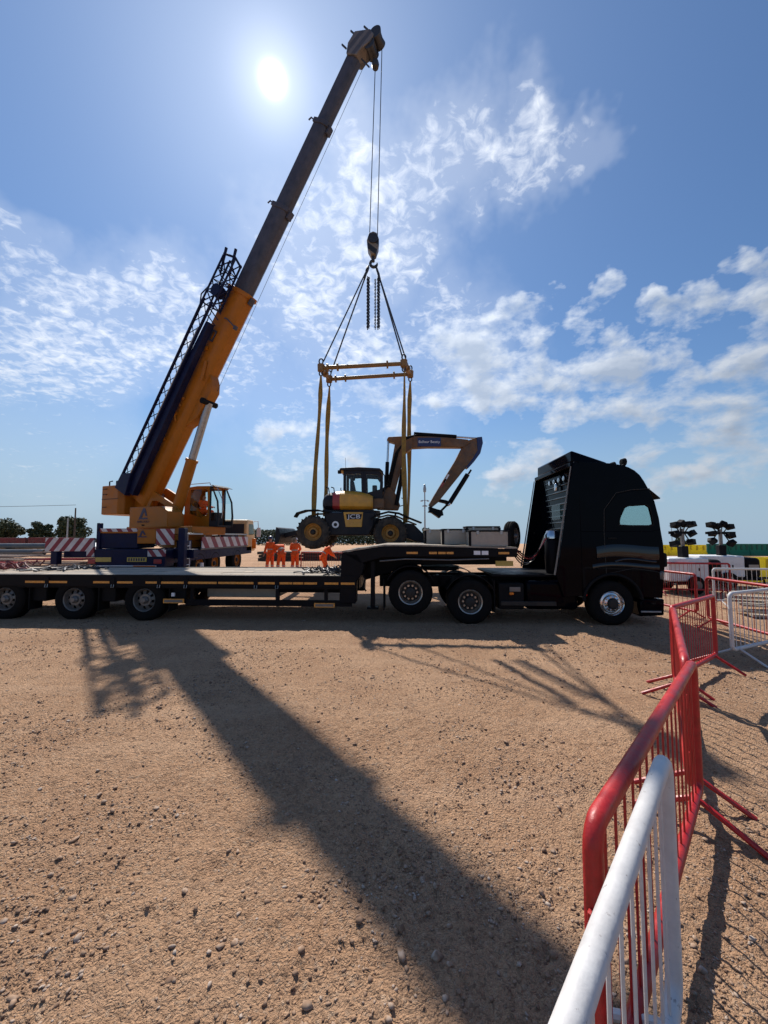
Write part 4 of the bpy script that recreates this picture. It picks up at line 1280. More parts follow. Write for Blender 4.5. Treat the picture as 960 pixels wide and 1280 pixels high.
    MB(C).box(-1.1, 1.1, 8.26, 8.3, 2.05, 2.6).build('driving_cab_rear_window', 'seat', t)
    MB(C).box(1.32, 1.55, 9.0, 9.12, 1.15, 1.75).build('side_lamp_board', 'orange_light', t, bevel=0.02)
    m = MB(C).tube([(1.2, 9.3, 2.75), (1.55, 9.35, 2.8), (1.6, 9.35, 2.3)], 0.025)
    m.box(1.5, 1.72, 9.3, 9.36, 1.85, 2.4)
    m.build('mirror', 'white_paint', t)
    # ---------------- superstructure (turned with the boom)
    TT = Vector((-9.2, 17.8, 0))
    SM = I @ Matrix.Translation(TT) @ Matrix(((SD.x, -SW.x, 0, 0), (SD.y, -SW.y, 0, 0), (0, 0, 1, 0), (0, 0, 0, 1)))
    # SM: x along the boom on plan, y to its left (away from the viewer), z up
    MB(SM).lathe([(0, 0), (1.0, 0), (1.0, 0.3), (1.15, 0.32), (1.15, 0.55), (0, 0.55)], (0, 0, 1.5), (0, 0, 1), 36).build('slew_ring', 'crane_yellow', t)
    MB(SM).box(-2.6, 1.5, -0.95, 0.95, 2.06, 2.42).build('slew_platform', 'crane_yellow', t, bevel=0.03)
    for y in (-0.62, 0.50):
        MB(SM).frame([(-2.9, 2.4), (-2.9, 3.9), (-2.5, 4.35), (-1.9, 4.35), (-0.9, 3.85), (0.2, 3.3), (0.5, 2.9), (0.5, 2.4)],
                     [(-1.55, 3.05), (-1.55, 3.35), (-1.4, 3.62), (-1.1, 3.62), (-0.7, 3.45), (-0.3, 3.2), (-0.25, 3.05), (-0.6, 3.05)], y, y + 0.12).build('boom_cheek', 'crane_yellow', t, bevel=0.015)
    MB(SM).cyl((-2.15, -0.75, 3.95), (-2.15, 0.75, 3.95), 0.16).build('boom_pivot', 'steel_wheel', t)
    # engine housing with the big badge, on the viewer's side
    hx = MB(SM)
    hx.prism([(-1.75, 2.36), (-1.75, 3.28), (0.15, 3.28), (0.62, 3.05), (0.62, 2.36)], -1.42, -0.68)
    hx.build('engine_housing', 'crane_yellow', t, bevel=0.04, seg=3)
    lg = Matrix.Translation((-0.85, -1.425, 0)) 
    bd = MB(SM @ lg)                          # the badge: a leaning letter A with a bar below
    bd.prism([(-0.30, 2.72), (-0.02, 3.22), (0.10, 3.22), (0.26, 2.86), (0.14, 2.86), (0.05, 3.06), (-0.14, 2.72)], -0.006, 0.0)
    bd.prism([(-0.30, 2.72), (0.30, 2.72), (0.26, 2.80), (-0.25, 2.80)], -0.0075, -0.0062)
    bd.build('badge', 'print_dark', t)
    text('AINSCOUGH', 0.13, 'print_dark', t, SM @ Matrix.Translation((-0.85, -1.43, 2.62)) @ FRONT)
    MB(SM).box(-0.93, -0.77, -1.43, -1.42, 2.44, 2.50).build('handle', 'black_plastic', t)
    hb = MB(C @ Matrix.Translation((0.36, 0.115, 0)))
    hb.prism([(-0.14, 1.86), (-0.04, 2.10), (0.03, 2.10), (0.12, 1.94), (0.05, 1.94), (0.0, 2.02), (-0.06, 1.86)], -0.006, 0.0)
    hb.box(-0.16, 0.16, -0.0075, -0.0062, 1.85, 1.89)
    hb.build('badge', 'print_dark', t)
    # counterweight
    cwm = MB(SM)
    cwm.prism([(-4.15, -1.05), (-3.85, -1.30), (-2.75, -1.30), (-2.55, -1.1), (-2.55, 1.1), (-2.75, 1.30), (-3.85, 1.30), (-4.15, 1.05)], 3.0, 4.35, axis='z')
    cwm.build('counterweight', 'crane_yellow', t, bevel=0.04, seg=3)
    cl = MB(SM)
    cl.prism([(-4.16, -1.055), (-3.855, -1.31), (-2.74, -1.31), (-2.74, -1.29), (-4.14, -1.0)], 3.70, 3.73, axis='z')
    cl.build('weight_joint', 'timber_dark', t)
    for z in (3.35, 3.95, 4.2):
        MB(SM).tube([(-3.7, -1.31, z), (-3.7, -1.36, z - 0.02), (-3.5, -1.36, z - 0.02), (-3.5, -1.31, z)], 0.018, 6).build('lifting_eye', 'timber_dark', t)
    MB(SM).lathe([(0, 0), (0.42, 0), (0.42, 0.06), (0.3, 0.07), (0.3, 0.73), (0.42, 0.74), (0.42, 0.8), (0, 0.8)], (-2.95, -0.4, 4.55), (0, 1, 0), 24).build('winch_drum', 'rig_steel', t)
    for x in (-3.9, -3.4, -2.9):
        MB(SM).tube([(x, -0.95, 4.33), (x, -0.95, 4.6), (x + 0.2, -0.95, 4.62)], 0.03, 6).build('vent_pipe', 'black_steel', t)
    # operator cab on the far side of the boom
    y0, y1 = 0.30, 1.22
    x_, zz = 0.45, 2.42
    body = [(-0.42, 2.42), (-0.42, 4.28), (0.35, 4.34), (1.25, 4.30), (1.62, 3.6), (1.70, 2.9), (1.62, 2.42)]
    winb = [(-0.08, 3.05), (-0.08, 4.16), (0.52, 4.20), (0.98, 4.18), (1.02, 3.5), (1.02, 2.98), (0.6, 2.86)]
    outb = [(-0.42, 2.42), (-0.42, 4.28), (0.35, 4.34), (1.12, 4.31), (1.14, 3.6), (1.14, 2.9), (1.14, 2.42)]
    for ya, yb in ((y0, y0 + 0.05), (y1 - 0.05, y1)):
        MB(SM).frame(outb, winb, ya, yb).build('cab_side', 'crane_yellow', t, bevel=0.012)
        MB(SM).prism(winb, (ya + yb) / 2 - 0.004, (ya + yb) / 2 + 0.004).build('cab_window', 'glass', t)
        MB(SM).frame([(1.14, 2.42), (1.14, 4.31), (1.25, 4.30), (1.62, 3.6), (1.70, 2.9), (1.66, 2.42)], [(1.20, 2.7), (1.20, 4.22), (1.24, 4.22), (1.56, 3.58), (1.62, 2.92), (1.60, 2.7)], ya, yb).build('cab_pillar', 'seat', t)
        MB(SM).prism([(1.20, 2.7), (1.20, 4.22), (1.24, 4.22), (1.56, 3.58), (1.62, 2.92), (1.60, 2.7)], (ya + yb) / 2 - 0.004, (ya + yb) / 2 + 0.004).build('cab_window', 'glass', t)
    rf = MB(SM)
    rf.prism([(-0.42, 4.28), (0.35, 4.34), (1.30, 4.30), (1.42, 4.24), (1.40, 4.20), (0.35, 4.27), (-0.42, 4.22)], y0 + 0.05, y1 - 0.05)
    rf.build('cab_roof', 'crane_yellow', t)
    MB(SM).box(-0.44, -0.38, y0 + 0.05, y1 - 0.05, 2.42, 4.22).build('cab_back', 'crane_yellow', t)
    MB(SM).box(-0.38, 1.64, y0 + 0.05, y1 - 0.05, 2.42, 2.5).build('cab_floor', 'seat', t)
    MB(SM).hexa([(1.26, y0 + 0.05, 4.24), (1.64, y0 + 0.05, 3.5), (1.64, y1 - 0.05, 3.5), (1.26, y1 - 0.05, 4.24)], [(1.25, y0 + 0.05, 4.24), (1.63, y0 + 0.05, 3.5), (1.63, y1 - 0.05, 3.5), (1.25, y1 - 0.05, 4.24)]).build('windscreen', 'glass', t)
    MB(SM).prism([(0.0, 2.5), (0.55, 2.5), (0.55, 2.85), (0.2, 2.9), (0.1, 3.6), (-0.08, 3.6)], 0.5, 1.0).build('cab_seat', 'seat', t, bevel=0.04)
    MB(SM).box(1.0, 1.3, 0.5, 1.0, 2.5, 3.1).build('console', 'seat', t, bevel=0.04)
    MB(SM).tube([(-0.40, y0 + 0.02, 4.36), (-0.40, y0 + 0.02, 4.44), (1.10, y0 + 0.02, 4.46), (1.15, y0 + 0.02, 4.36)], 0.018, 6).build('roof_rail', 'steel', t)
    MB(SM).tube([(1.15, y0, 4.36), (1.55, y0, 4.25), (1.85, y0 + 0.02, 3.7), (1.92, y0 + 0.02, 3.2), (1.85, y0 + 0.02, 2.8)], 0.018, 6).build('grab_rail', 'steel', t)
    MB(SM).hexa([(1.25, y0, 4.33), (1.60, y0, 4.22), (1.60, y1, 4.22), (1.25, y1, 4.33)], [(1.25, y0, 4.36), (1.60, y0, 4.24), (1.60, y1, 4.24), (1.25, y1, 4.36)]).build('cab_visor', 'black_plastic', t)
    # ---------------- boom
    BM = I @ Matrix(((UB.x, SW.x, VB.x, FOOT.x), (UB.y, SW.y, VB.y, FOOT.y), (UB.z, SW.z, VB.z, FOOT.z), (0, 0, 0, 1)))
    # BM: x along the boom, y towards the viewer's side, z to the boom's upper side

    def section(u0, u1, h, w, name, mat, lug=True):
        c = 0.22 * h
        # rounded belly: box top, egg shaped bottom
        prof = [(-w / 2, h * 0.5), (w / 2, h * 0.5), (w / 2, -h * 0.15), (w * 0.42, -h * 0.36), (w * 0.22, -h * 0.49), (-w * 0.22, -h * 0.49), (-w * 0.42, -h * 0.36), (-w / 2, -h * 0.15)]
        m = MB(BM)
        m.prism(prof, u0, u1, axis='x')
        o = m.build(name, mat, t, bevel=0.02)
        return prof
    U1, U2, U3 = 10.25, 14.05, 17.6
    section(-0.35, U1, 1.06, 0.82, 'boom_base', 'crane_yellow')
    section(U1 - 1.0, U2, 0.76, 0.60, 'boom_section', 'boom_grey')
    section(U2 - 1.0, U3, 0.65, 0.50, 'boom_section', 'boom_grey')
    section(U3 - 1.0, BOOM_LEN - 0.7, 0.55, 0.42, 'boom_section', 'boom_grey')
    for u, h, w, m_ in ((U1, 1.14, 0.90, 'crane_yellow'), (U2, 0.86, 0.68, 'boom_grey'), (U3, 0.74, 0.58, 'boom_grey')):
        MB(BM).prism([(-w / 2, h * 0.5), (w / 2, h * 0.5), (w / 2, -h * 0.2), (w * 0.3, -h * 0.5), (-w * 0.3, -h * 0.5), (-w / 2, -h * 0.2)], u - 0.16, u + 0.02, axis='x').build('boom_collar', m_, t, bevel=0.015)
        MB(BM).tube([(u - 0.05, w * 0.3, h * 0.5), (u + 0.02, w * 0.35, h * 0.5 + 0.22), (u - 0.1, w * 0.35, h * 0.5 + 0.30)], 0.03, 6).build('collar_lug', 'boom_grey', t)
        MB(BM).box(u - 0.35, u - 0.05, -0.12, 0.12, -h * 0.5 - 0.08, -h * 0.5 + 0.02).build('collar_pad', 'boom_grey', t, bevel=0.015)
    # stiffener and luffing lug under the base section
    MB(BM).prism([(3.9, -0.52), (4.6, -0.92), (5.9, -1.0), (6.25, -0.80), (6.5, -0.52)], -0.24, 0.24).build('cylinder_lug', 'crane_yellow', t, bevel=0.03)
    MB(BM).tube([(6.9, 0.44, -0.2), (6.1, 0.46, -0.46)], 0.06, 6).build('side_rib', 'crane_yellow', t)
    MB(BM).tube([(8.9, 0.44, -0.1), (8.9, 0.5, -0.35), (8.75, 0.5, -0.95)], 0.03, 6).build('camera_arm', 'boom_grey', t)
    MB(BM).box(8.65, 8.82, 0.44, 0.56, -1.06, -0.92).build('boom_camera', 'boom_grey', t, bevel=0.01)
    for u in (2.9, 4.2, 7.4):
        MB(BM).cyl((u, 0.43, 0.1), (u, 0.52, 0.1), 0.10, n=12).build('side_boss', 'crane_yellow', t)
    MB(BM).frame([(7.75, -0.05), (8.25, -0.05), (8.25, 0.22), (7.75, 0.22)], [(7.82, 0.0), (8.18, 0.0), (8.18, 0.17), (7.82, 0.17)], 0.431, 0.47).build('side_frame', 'boom_grey', t)
    # luffing cylinder
    B0 = Vector((-9.48, 17.52, 3.05)) ; B1 = FOOT + UB * 5.35 + VB * (-0.92)
    mid = B0 + (B1 - B0) * 0.47
    MB(I).lathe([(0, 0), (0.24, 0.0), (0.24, 1.0), (0.27, 1.0), (0.27, 1.05), (0.18, 1.055), (0, 1.055)], B0, mid - B0, 24).build('luffing_barrel', 'crane_yellow', t)
    MB(I).cyl(mid, B1, 0.165, n=24).build('luffing_rod', 'steel', t)
    MB(I).cyl(B1 + SW * 0.4, B1 - SW * 0.4, 0.13, n=18).build('luffing_pin', 'black_steel', t)
    # head
    L = BOOM_LEN - 0.55
    hd = MB(BM)
    hd.prism([(L - 0.55, 0.27), (L - 0.15, 0.44), (L + 0.30, 0.36), (L + 0.44, -0.34), (L + 0.28, -0.62), (L - 0.02, -0.60), (L - 0.28, -0.34), (L - 0.55, -0.27)], -0.28, 0.28)
    hd.build('boom_head', 'stripe_head', t, bevel=0.03)
    MB(BM).lathe([(0, 0), (0.24, 0), (0.20, 0.3), (0.20, 0.7), (0.24, 1), (0, 1)], (L + 0.40, -0.24, -0.58), (0, 0.48, 0), 20).build('head_sheave', 'rig_steel', t)
    MB(BM).lathe([(0, 0), (0.22, 0), (0.18, 0.3), (0.18, 0.7), (0.22, 1), (0, 1)], (L - 0.02, -0.24, -0.55), (0, 0.48, 0), 20).build('head_sheave', 'rig_steel', t)
    for u, v in ((L - 0.30, 0.52), (L + 0.24, 0.40), (L + 0.45, -0.15)):
        MB(BM).tube([(u, 0.2, v - 0.05), (u + 0.1, 0.22, v + 0.22)], 0.035, 6).build('head_horn', 'rig_steel', t)
    MB(BM).tube([(L - 0.5, 0.1, -0.4), (L - 0.75, 0.1, -0.95)], 0.03, 6).build('limit_switch_arm', 'rig_steel', t)
    # rope lying under the boom, from winch to head
    MB(BM).tube([(5.9, -0.1, -0.95), (L - 0.6, 0.05, -0.62)], 0.008, 6).build('luff_line', 'rope', t)
    # falls down to the hook block
    bx, by, bz = -0.42, 14.0, 13.40
    MB(I).tube([(-0.08, 14.0, 21.25), (-0.25, 14.0, bz)], 0.016, 6).build('hoist_fall', 'rope', t)
    MB(I).tube([(-0.34, 14.0, 20.55), (-0.55, 14.0, bz)], 0.016, 6).build('hoist_fall', 'rope', t)
    MB(I).lathe([(0, 0), (0.12, 0.1), (0.15, 0.5), (0.12, 0.9), (0, 1.0)], (-0.34, 14.0, 20.32), (0, 0, 0.34), 16).build('anti_two_block_weight', 'rig_steel', t)
    for dx in (-0.12, 0.14):
        MB(I).tube([(-0.34 + dx * 0.3, 14.0, 20.6), (-0.34 + dx, 14.0, 21.25)], 0.012, 6).build('weight_chain', 'rope', t)
    # ---------------- stowed lattice fly jib along the viewer's side of the boom
    def truss(u0, u1, y0a, y1a, z0a, z1a, name, n, taper=1.0, rch=0.045, rbr=0.018, mat='navy', faces=(0, 1, 2, 3), cross=False):
        c0 = [(u0, y0a, z0a), (u0, y1a, z0a), (u0, y1a, z1a), (u0, y0a, z1a)]
        cy, cz = (y0a + y1a) / 2, (z0a + z1a) / 2
        c1 = [(u1, cy + (y - cy) * taper, cz + (z - cz) * taper) for _, y, z in c0]
        lp = lambda a, b, q: tuple(a[i] + (b[i] - a[i]) * q for i in range(3))
        for k in range(4):
            m = MB(BM); m.tube([c0[k], c1[k]], rch, 6); m.build(name + '_chord', mat, t)
        m = MB(BM)
        for k in faces:
            j = (k + 1) % 4
            for i in range(n):
                a, b = i / n, (i + 1) / n
                p, q = (k, j) if i % 2 == 0 else (j, k)
                m.tube([lp(c0[p], c1[p], a), lp(c0[q], c1[q], b)], rbr, 5)
                m.tube([lp(c0[q], c1[q], a), lp(c0[p], c1[p], b if cross else a)], rbr * (1.0 if cross else 0.8), 5)
        tag(m.build(name + '_bracing', mat, t), None, kind='stuff')
    truss(0.5, 9.2, 0.90, 0.95, 0.36, 0.90, 'jib', 15, faces=(1,), cross=True)
    truss(9.0, 11.1, 0.56, 0.95, 0.14, 0.90, 'jib_tip', 4, taper=0.95, rch=0.045, rbr=0.026, faces=(0, 1, 2, 3))
    MB(BM).tube([(11.0, 0.62, 0.05), (11.25, 0.75, 0.45), (11.15, 0.95, 0.90)], 0.05, 6).build('jib_cross_head', 'navy', t)
    # folded solid section between lattice and boom
    MB(BM).prism([(0.0, -0.12), (0.0, 0.50), (5.0, 0.44), (8.4, 0.30), (8.4, 0.08), (5.0, 0.02)], 0.56, 0.86).build('jib_side_plate', 'navy', t, bevel=0.02)
    MB(BM).prism([(-0.15, 0.10), (-0.2, 0.92), (0.55, 0.90), (0.9, 0.35)], 0.74, 1.02).build('jib_foot', 'navy', t, bevel=0.03)
    MB(BM).tube([(0.7, 0.98, 0.40), (8.0, 0.98, 0.40)], 0.03, 6).build('jib_rail', 'steel', t)
    for u, v in ((10.9, 0.55), (11.0, 0.0)):
        MB(BM).tube([(u - 0.5, 0.75, v + 0.3), (u + 0.55, 0.80, v + 0.55)], [0.04, 0.06], 8).build('jib_spike', 'navy', t)
    m = MB(BM)
    for i in range(9):
        u = 8.4 + i * 0.27
        m.tube([(u, 0.6, 0.0), (u + 0.3, 0.9, 0.5)], 0.026, 5)
        m.tube([(u + 0.3, 0.6, 0.6), (u, 0.95, 0.1)], 0.022, 5)
    tag(m.build('jib_fittings', 'navy', t), None, kind='stuff')
    MB(BM).lathe([(0, 0), (0.26, 0), (0.26, 1), (0, 1)], (9.7, 0.62, 0.45), (0, 0.35, 0), 18).build('jib_sheave', 'navy', t)
    for u in (4.6, 4.9):
        MB(BM).tube([(u, 0.42, 0.05), (u + 0.25, 0.78, 0.52), (u + 0.1, 0.80, 0.62)], 0.055, 6).build('jib_bracket', 'crane_yellow', t)
    MB(BM).tube([(3.9, 0.44, -0.1), (4.9, 0.80, 0.50), (5.0, 0.45, 0.0)], 0.05, 6).build('jib_bracket', 'crane_yellow', t)
    MB(BM).tube([(8.7, 0.75, 1.1), (9.3, 0.78, 1.35), (9.9, 0.78, 1.05)], 0.03, 6).build('jib_stay', 'navy', t)
    return t


crane = build_crane()


# ------------------------------------------------------------------ hook block and lifting gear
def build_hook():
    t = thing('hook_block', 'dark striped hook block hanging below the crane boom', 'hook block', (-0.41, 14.0, 12.2))
    MB().prism([(-0.20, 0.62), (-0.24, 0.95), (-0.16, 1.22), (0.0, 1.30), (0.14, 1.24), (0.22, 1.0), (0.20, 0.70), (0.10, 0.40), (-0.08, 0.40)], -0.16, 0.16).build('cheek_plates', 'stripe_hook', t, bevel=0.03)
    MB().lathe([(0, 0), (0.19, 0), (0.16, 0.35), (0.16, 0.65), (0.19, 1), (0, 1)], (0, -0.2, 1.0), (0, 0.4, 0), 20).build('sheave', 'rig_steel', t)
    MB().cyl((0, 0, 0.20), (0, 0, 0.42), 0.06).build('shank', 'rig_steel', t)
    pts = [(0.02 + 0.13 * math.cos(R(a)), 0, 0.12 + 0.13 * math.sin(R(a))) for a in range(110, 395, 15)]
    MB().tube([(0, 0, 0.25)] + pts, [0.05] + [0.055] * (len(pts) - 4) + [0.045, 0.035, 0.025, 0.015], 8).build('hook', 'rig_steel', t)
    return t


build_hook()


def chain_mesh(p0, p1, name, mat, parent, pitch=0.085, wire=0.016):
    p0, p1 = Vector(p0), Vector(p1)
    d, a, b = MB.basis(p1 - p0)
    n = max(2, int((p1 - p0).length / pitch))
    m = MB()
    for i in range(n):
        c = p0 + (p1 - p0) * ((i + 0.5) / n)
        s = a if i % 2 else b
        L, Wd = pitch * 0.72, 0.024
        pts = [c + d * (L * math.cos(q)) + s * (Wd * math.sin(q)) for q in [2 * math.pi * k / 8 for k in range(8)]]
        m.tube(pts, wire, 5, closed=True)
    o = m.build(name, mat, parent)
    tag(o, None, kind='stuff')
    return o


def lifting_gear():
    apex = Vector((-0.42, 14.0, 12.22))
    # frame corners (near left, near right, far left, far right)
    NL, NR, FL, FR = Vector((-2.25, 13.4, 7.99)), Vector((0.71, 13.4, 8.15)), Vector((-2.13, 14.6, 8.08)), Vector((1.02, 14.6, 8.28))
    t = thing('spreader_frame', 'yellow rectangular lifting frame of steel beams above the excavator', 'lifting frame', (-0.6, 14.0, 8.0))
    I = Matrix.Translation(-Vector((-0.6, 14.0, 8.0)))
    for a, b, nm in ((NL, NR, 'long_beam'), (FL, FR, 'long_beam')):
        MB(I).tube([a, b], 0.072, 12).build(nm, 'lift_beam', t)
        for q in (0.08, 0.20, 0.80):
            c = a + (b - a) * q
            e = (b - a).normalized()
            MB(I).cyl(c - e * 0.03, c + e * 0.03, 0.14, n=14).build('beam_flange', 'lift_beam', t)
    for a, b in ((NL, FL), (NR, FR)):
        MB(I).tube([a, b], 0.072, 12).build('end_beam', 'lift_beam', t)
        c = a + (b - a) * 0.45
        e = (b - a).normalized()
        MB(I).cyl(c - e * 0.08, c + e * 0.08, 0.13, n=14).build('beam_flange', 'lift_beam', t)
    for c in (NL, NR, FL, FR):
        MB(I).lathe([(0, -1), (0.12, -0.8), (0.13, 0.8), (0, 1)], c, (0, 0, 0.15), 14).build('corner_lug', 'lift_beam', t)
    # chain slings up to the hook
    where = {0: 'near left', 1: 'near right', 2: 'far left', 3: 'far right'}
    for k, c in enumerate((NL, NR, FL, FR)):
        s = thing('chain_sling', 'dark chain sling from the hook to the %s corner of the lifting frame' % where[k], 'chain sling', c, 0, 'chain slings of the lifting frame')
        top = apex + Vector(((-0.16 if k % 2 == 0 else 0.12), 0.03 * (k // 2 * 2 - 1), 0))
        mid = top + (c - top) * 0.12 + Vector((0, 0, 0))
        J = Matrix.Translation(-c)
        m = MB(J); m.tube([mid, c + (top - c) * 0.05 + Vector((0, 0, 0.05))], 0.027, 6); m.build('chain_leg', 'rig_steel', s)
        chain_mesh(J @ top, J @ mid, 'top_link', 'rig_steel', s, pitch=0.20, wire=0.025)
        m = MB(J); m.tube([c + Vector((0.07 * math.cos(q), 0, 0.24 + 0.10 * math.sin(q))) for q in [2 * math.pi * i / 12 for i in range(12)]], 0.026, 6, closed=True)
        m.build('shackle', 'rig_steel', s)
    # spare chain ends hanging from the hook
    for x, w, ln, lb in ((-0.62, 0.022, 2.05, 'leftmost of three spare chains hanging from the hook'), (-0.33, 0.014, 1.95, 'thin middle one of three spare chains hanging from the hook'), (-0.23, 0.020, 2.05, 'rightmost of three spare chains hanging from the hook')):
        s = thing('hanging_chain', lb, 'chain', (x, 14.0, 9.75), 0, 'spare chains under the hook')
        chain_mesh((0, 0, 0), (0, 0, ln), 'links', 'rig_steel', s, pitch=0.065, wire=w)
        if w > 0.018:
            chain_mesh((0.05, 0.03, 0.05), (0.05, 0.03, ln), 'links', 'rig_steel', s, pitch=0.065, wire=w * 0.8)
    # yellow webbing down to the excavator
    ends = [(NL, Vector((-2.42, 13.15, 2.55)), 0), (NR, Vector((0.71, 13.2, 2.45)), 1), (FL, Vector((-2.27, 14.75, 2.75)), 2), (FR, Vector((0.92, 14.75, 2.62)), 3)]
    for top, bot, k in ends:
        s = thing('webbing_sling', 'yellow webbing sling at the %s of the suspended excavator' % where[k], 'strap', bot, 0, 'yellow webbing slings')
        J = Matrix.Translation(-bot)
        tp = top + Vector((0, 0, -0.28))
        m = MB(J)
        rings = []
        n = 30
        for i in range(n + 1):
            u = i / n
            c = tp + (bot - tp) * u + Vector((0.018 * math.sin(u * 7 + k), 0.01 * math.sin(u * 5), 0))
            wv = 0.080 * min(1.0, 0.35 + u * 5) * (1.0 + 0.12 * math.sin(u * 17 + 2 * k))
            a = 0.35 + 0.75 * math.sin(u * 4.2 + 1.3 * k)
            e = Vector((math.cos(a), math.sin(a), 0)); f = Vector((-math.sin(a), math.cos(a), 0)) * 0.012
            rings.append([c - e * wv - f, c + e * wv - f, c + e * wv + f, c - e * wv + f])
        m.loft(rings)
        m.build('strap', 'webbing', s, angle=60)
        m = MB(J); m.tube([top + Vector((0.06 * math.cos(q), 0, -0.20 + 0.09 * math.sin(q))) for q in [2 * math.pi * i / 12 for i in range(12)]], 0.024, 6, closed=True)
        m.build('shackle', 'rig_steel', s)
    return t


lifting_gear()


# ------------------------------------------------------------------ wheeled excavator hanging in the slings
def build_excavator():
    t = thing('wheeled_excavator', 'yellow and dark wheeled excavator lifted in the slings with boom folded', 'excavator', (0, 12.7, 0))
    W = 2.5
    # undercarriage
    MB().box(-1.95, -0.30, 0.50, 2.0, 2.02, 2.72).build('chassis', 'digger_dark', t, bevel=0.04)
    MB().prism([(-2.9, 2.05), (-2.9, 2.32), (-1.9, 2.62), (0.0, 2.62), (0.75, 2.35), (0.75, 2.05)], 0.85, 1.65).build('frame', 'digger_dark', t, bevel=0.03)
    for y0, y1, nm in ((0.16, 0.50, 'side_tank'), (2.0, 2.34, 'side_tank')):
        MB().prism([(-1.98, 2.12), (-2.0, 2.80), (-0.28, 2.80), (-0.36, 2.30), (-0.5, 2.02), (-1.8, 2.02)], y0, y1).build(nm, 'digger_dark', t, bevel=0.04, seg=3)
    MB().prism([(-1.36, 2.80), (-0.70, 2.80), (-0.74, 2.30), (-1.28, 2.30)], 0.14, 0.165).build('badge_panel', 'digger_yellow', t, bevel=0.01)
    MB().prism([(-1.27, 2.73), (-0.73, 2.73), (-0.78, 2.56), (-1.24, 2.56)], 0.128, 0.14).build('badge_plate', 'digger_dark', t)
    text('JCB', 0.19, 'print_white', t, Matrix.Translation((-1.0, 0.124, 2.645)) @ FRONT, sx=1.45)
    MB().lathe([(0, 0), (0.115, 0), (0.115, 0.02), (0, 0.02)], (-1.62, 0.158, 2.38), (0, -1, 0), 20).build('round_badge', 'print_white', t)
    MB().lathe([(0, 0), (0.06, 0), (0, 0.01)], (-1.62, 0.137, 2.38), (0, -1, 0), 12).build('round_badge_centre', 'digger_dark', t)
    ax = []
    for x, z in ((-2.35, 2.13), (0.21, 2.09)):
        MB().cyl((x, 0.3, z), (x, 2.2, z), 0.13).build('axle', 'digger_dark', t)
    f = wheel(t, -2.35, 0.0, 2.13, 0.53, 0.44, -1, 'digger', 'dusty_rubber')
    wheel(t, 0.21, 0.0, 2.09, 0, 0, -1, 'digger', first=f)
    g = wheel(t, -2.35, W, 2.13, 0.53, 0.44, 1, 'digger', 'dusty_rubber')
    wheel(t, 0.21, W, 2.09, 0, 0, 1, 'digger', first=g)
    # fenders
    for y in (0.0, W - 0.5):
        m = MB()
        pts = [(-2.98, 2.62), (-2.90, 2.74), (-2.6, 2.83), (-2.2, 2.84), (-1.85, 2.76)]
        for (x0, z0), (x1, z1) in zip(pts, pts[1:]):
            m.hexa([(x0, y, z0), (x1, y, z1), (x1, y + 0.5, z1), (x0, y + 0.5, z0)], [(x0, y, z0 + 0.04), (x1, y, z1 + 0.04), (x1, y + 0.5, z1 + 0.04), (x0, y + 0.5, z0 + 0.04)])
        m.build('fender', 'black_plastic', t)
        m = MB()
        pts = [(-0.45, 2.55), (-0.20, 2.70), (0.15, 2.79), (0.5, 2.74), (0.85, 2.58), (1.25, 2.42)]
        for (x0, z0), (x1, z1) in zip(pts, pts[1:]):
            m.hexa([(x0, y, z0), (x1, y, z1), (x1, y + 0.5, z1), (x0, y + 0.5, z0)], [(x0, y, z0 + 0.04), (x1, y, z1 + 0.04), (x1, y + 0.5, z1 + 0.04), (x0, y + 0.5, z0 + 0.04)])
        m.build('fender', 'black_plastic', t)
        for x in (-2.35, 0.30):
            MB().tube([(x, y + 0.45, 2.2), (x + 0.1, y + 0.4, 2.8)], 0.03, 6).build('fender_stay', 'digger_dark', t)
    # dozer blade (left) and stabiliser (right)
    MB().prism([(-3.62, 1.72), (-3.48, 1.78), (-3.42, 2.0), (-3.50, 2.26), (-3.58, 2.30), (-3.60, 2.02)], 0.05, 2.45).build('dozer_blade', 'digger_dark', t, bevel=0.01)
    for y in (0.7, 1.7):
        MB().beam((-3.5, y, 2.0), (-2.7, y, 2.2), 0.12, 0.16).build('blade_arm', 'digger_dark', t)
    MB().prism([(0.65, 2.45), (1.0, 2.40), (1.35, 2.05), (1.62, 1.86), (1.60, 1.74), (1.1, 1.80), (0.7, 1.95)], 0.25, 0.60).build('stabiliser_leg', 'digger_dark', t, bevel=0.03)
    MB().prism([(0.65, 2.45), (1.0, 2.40), (1.35, 2.05), (1.62, 1.86), (1.60, 1.74), (1.1, 1.80), (0.7, 1.95)], 1.90, 2.25).build('stabiliser_leg', 'digger_dark', t, bevel=0.03)
    MB().box(1.3, 1.75, 0.15, 2.35, 1.70, 1.76).build('stabiliser_pad', 'digger_dark', t, bevel=0.01)
    MB().lathe([(0, 0), (0.62, 0), (0.62, 1), (0, 1)], (-0.75, 1.25, 2.70), (0, 0, 0.2), 30).build('slew_ring', 'digger_dark', t)
    # upper body: rounded engine cover in three colours, loft along x
    def ring(x, yc, zc, hy, hz, n=20, e=0.55):
        out = []
        for k in range(n):
            a = 2 * math.pi * k / n
            c, s = math.cos(a), math.sin(a)
            out.append((x, yc + hy * math.copysign(abs(c) ** e, c), zc + hz * math.copysign(abs(s) ** e, s)))
        return out
    MB().loft([ring(-2.12, 1.25, 3.12, 0.70, 0.18), ring(-2.05, 1.25, 3.16, 0.86, 0.26), ring(-1.92, 1.25, 3.19, 0.94, 0.32), ring(-1.74, 1.25, 3.20, 0.97, 0.345)]).build('counterweight', 'digger_dark', t)
    MB().loft([ring(-1.74, 1.25, 3.20, 0.985, 0.355), ring(-1.50, 1.25, 3.205, 1.0, 0.375)]).build('red_band', 'red_paint', t)
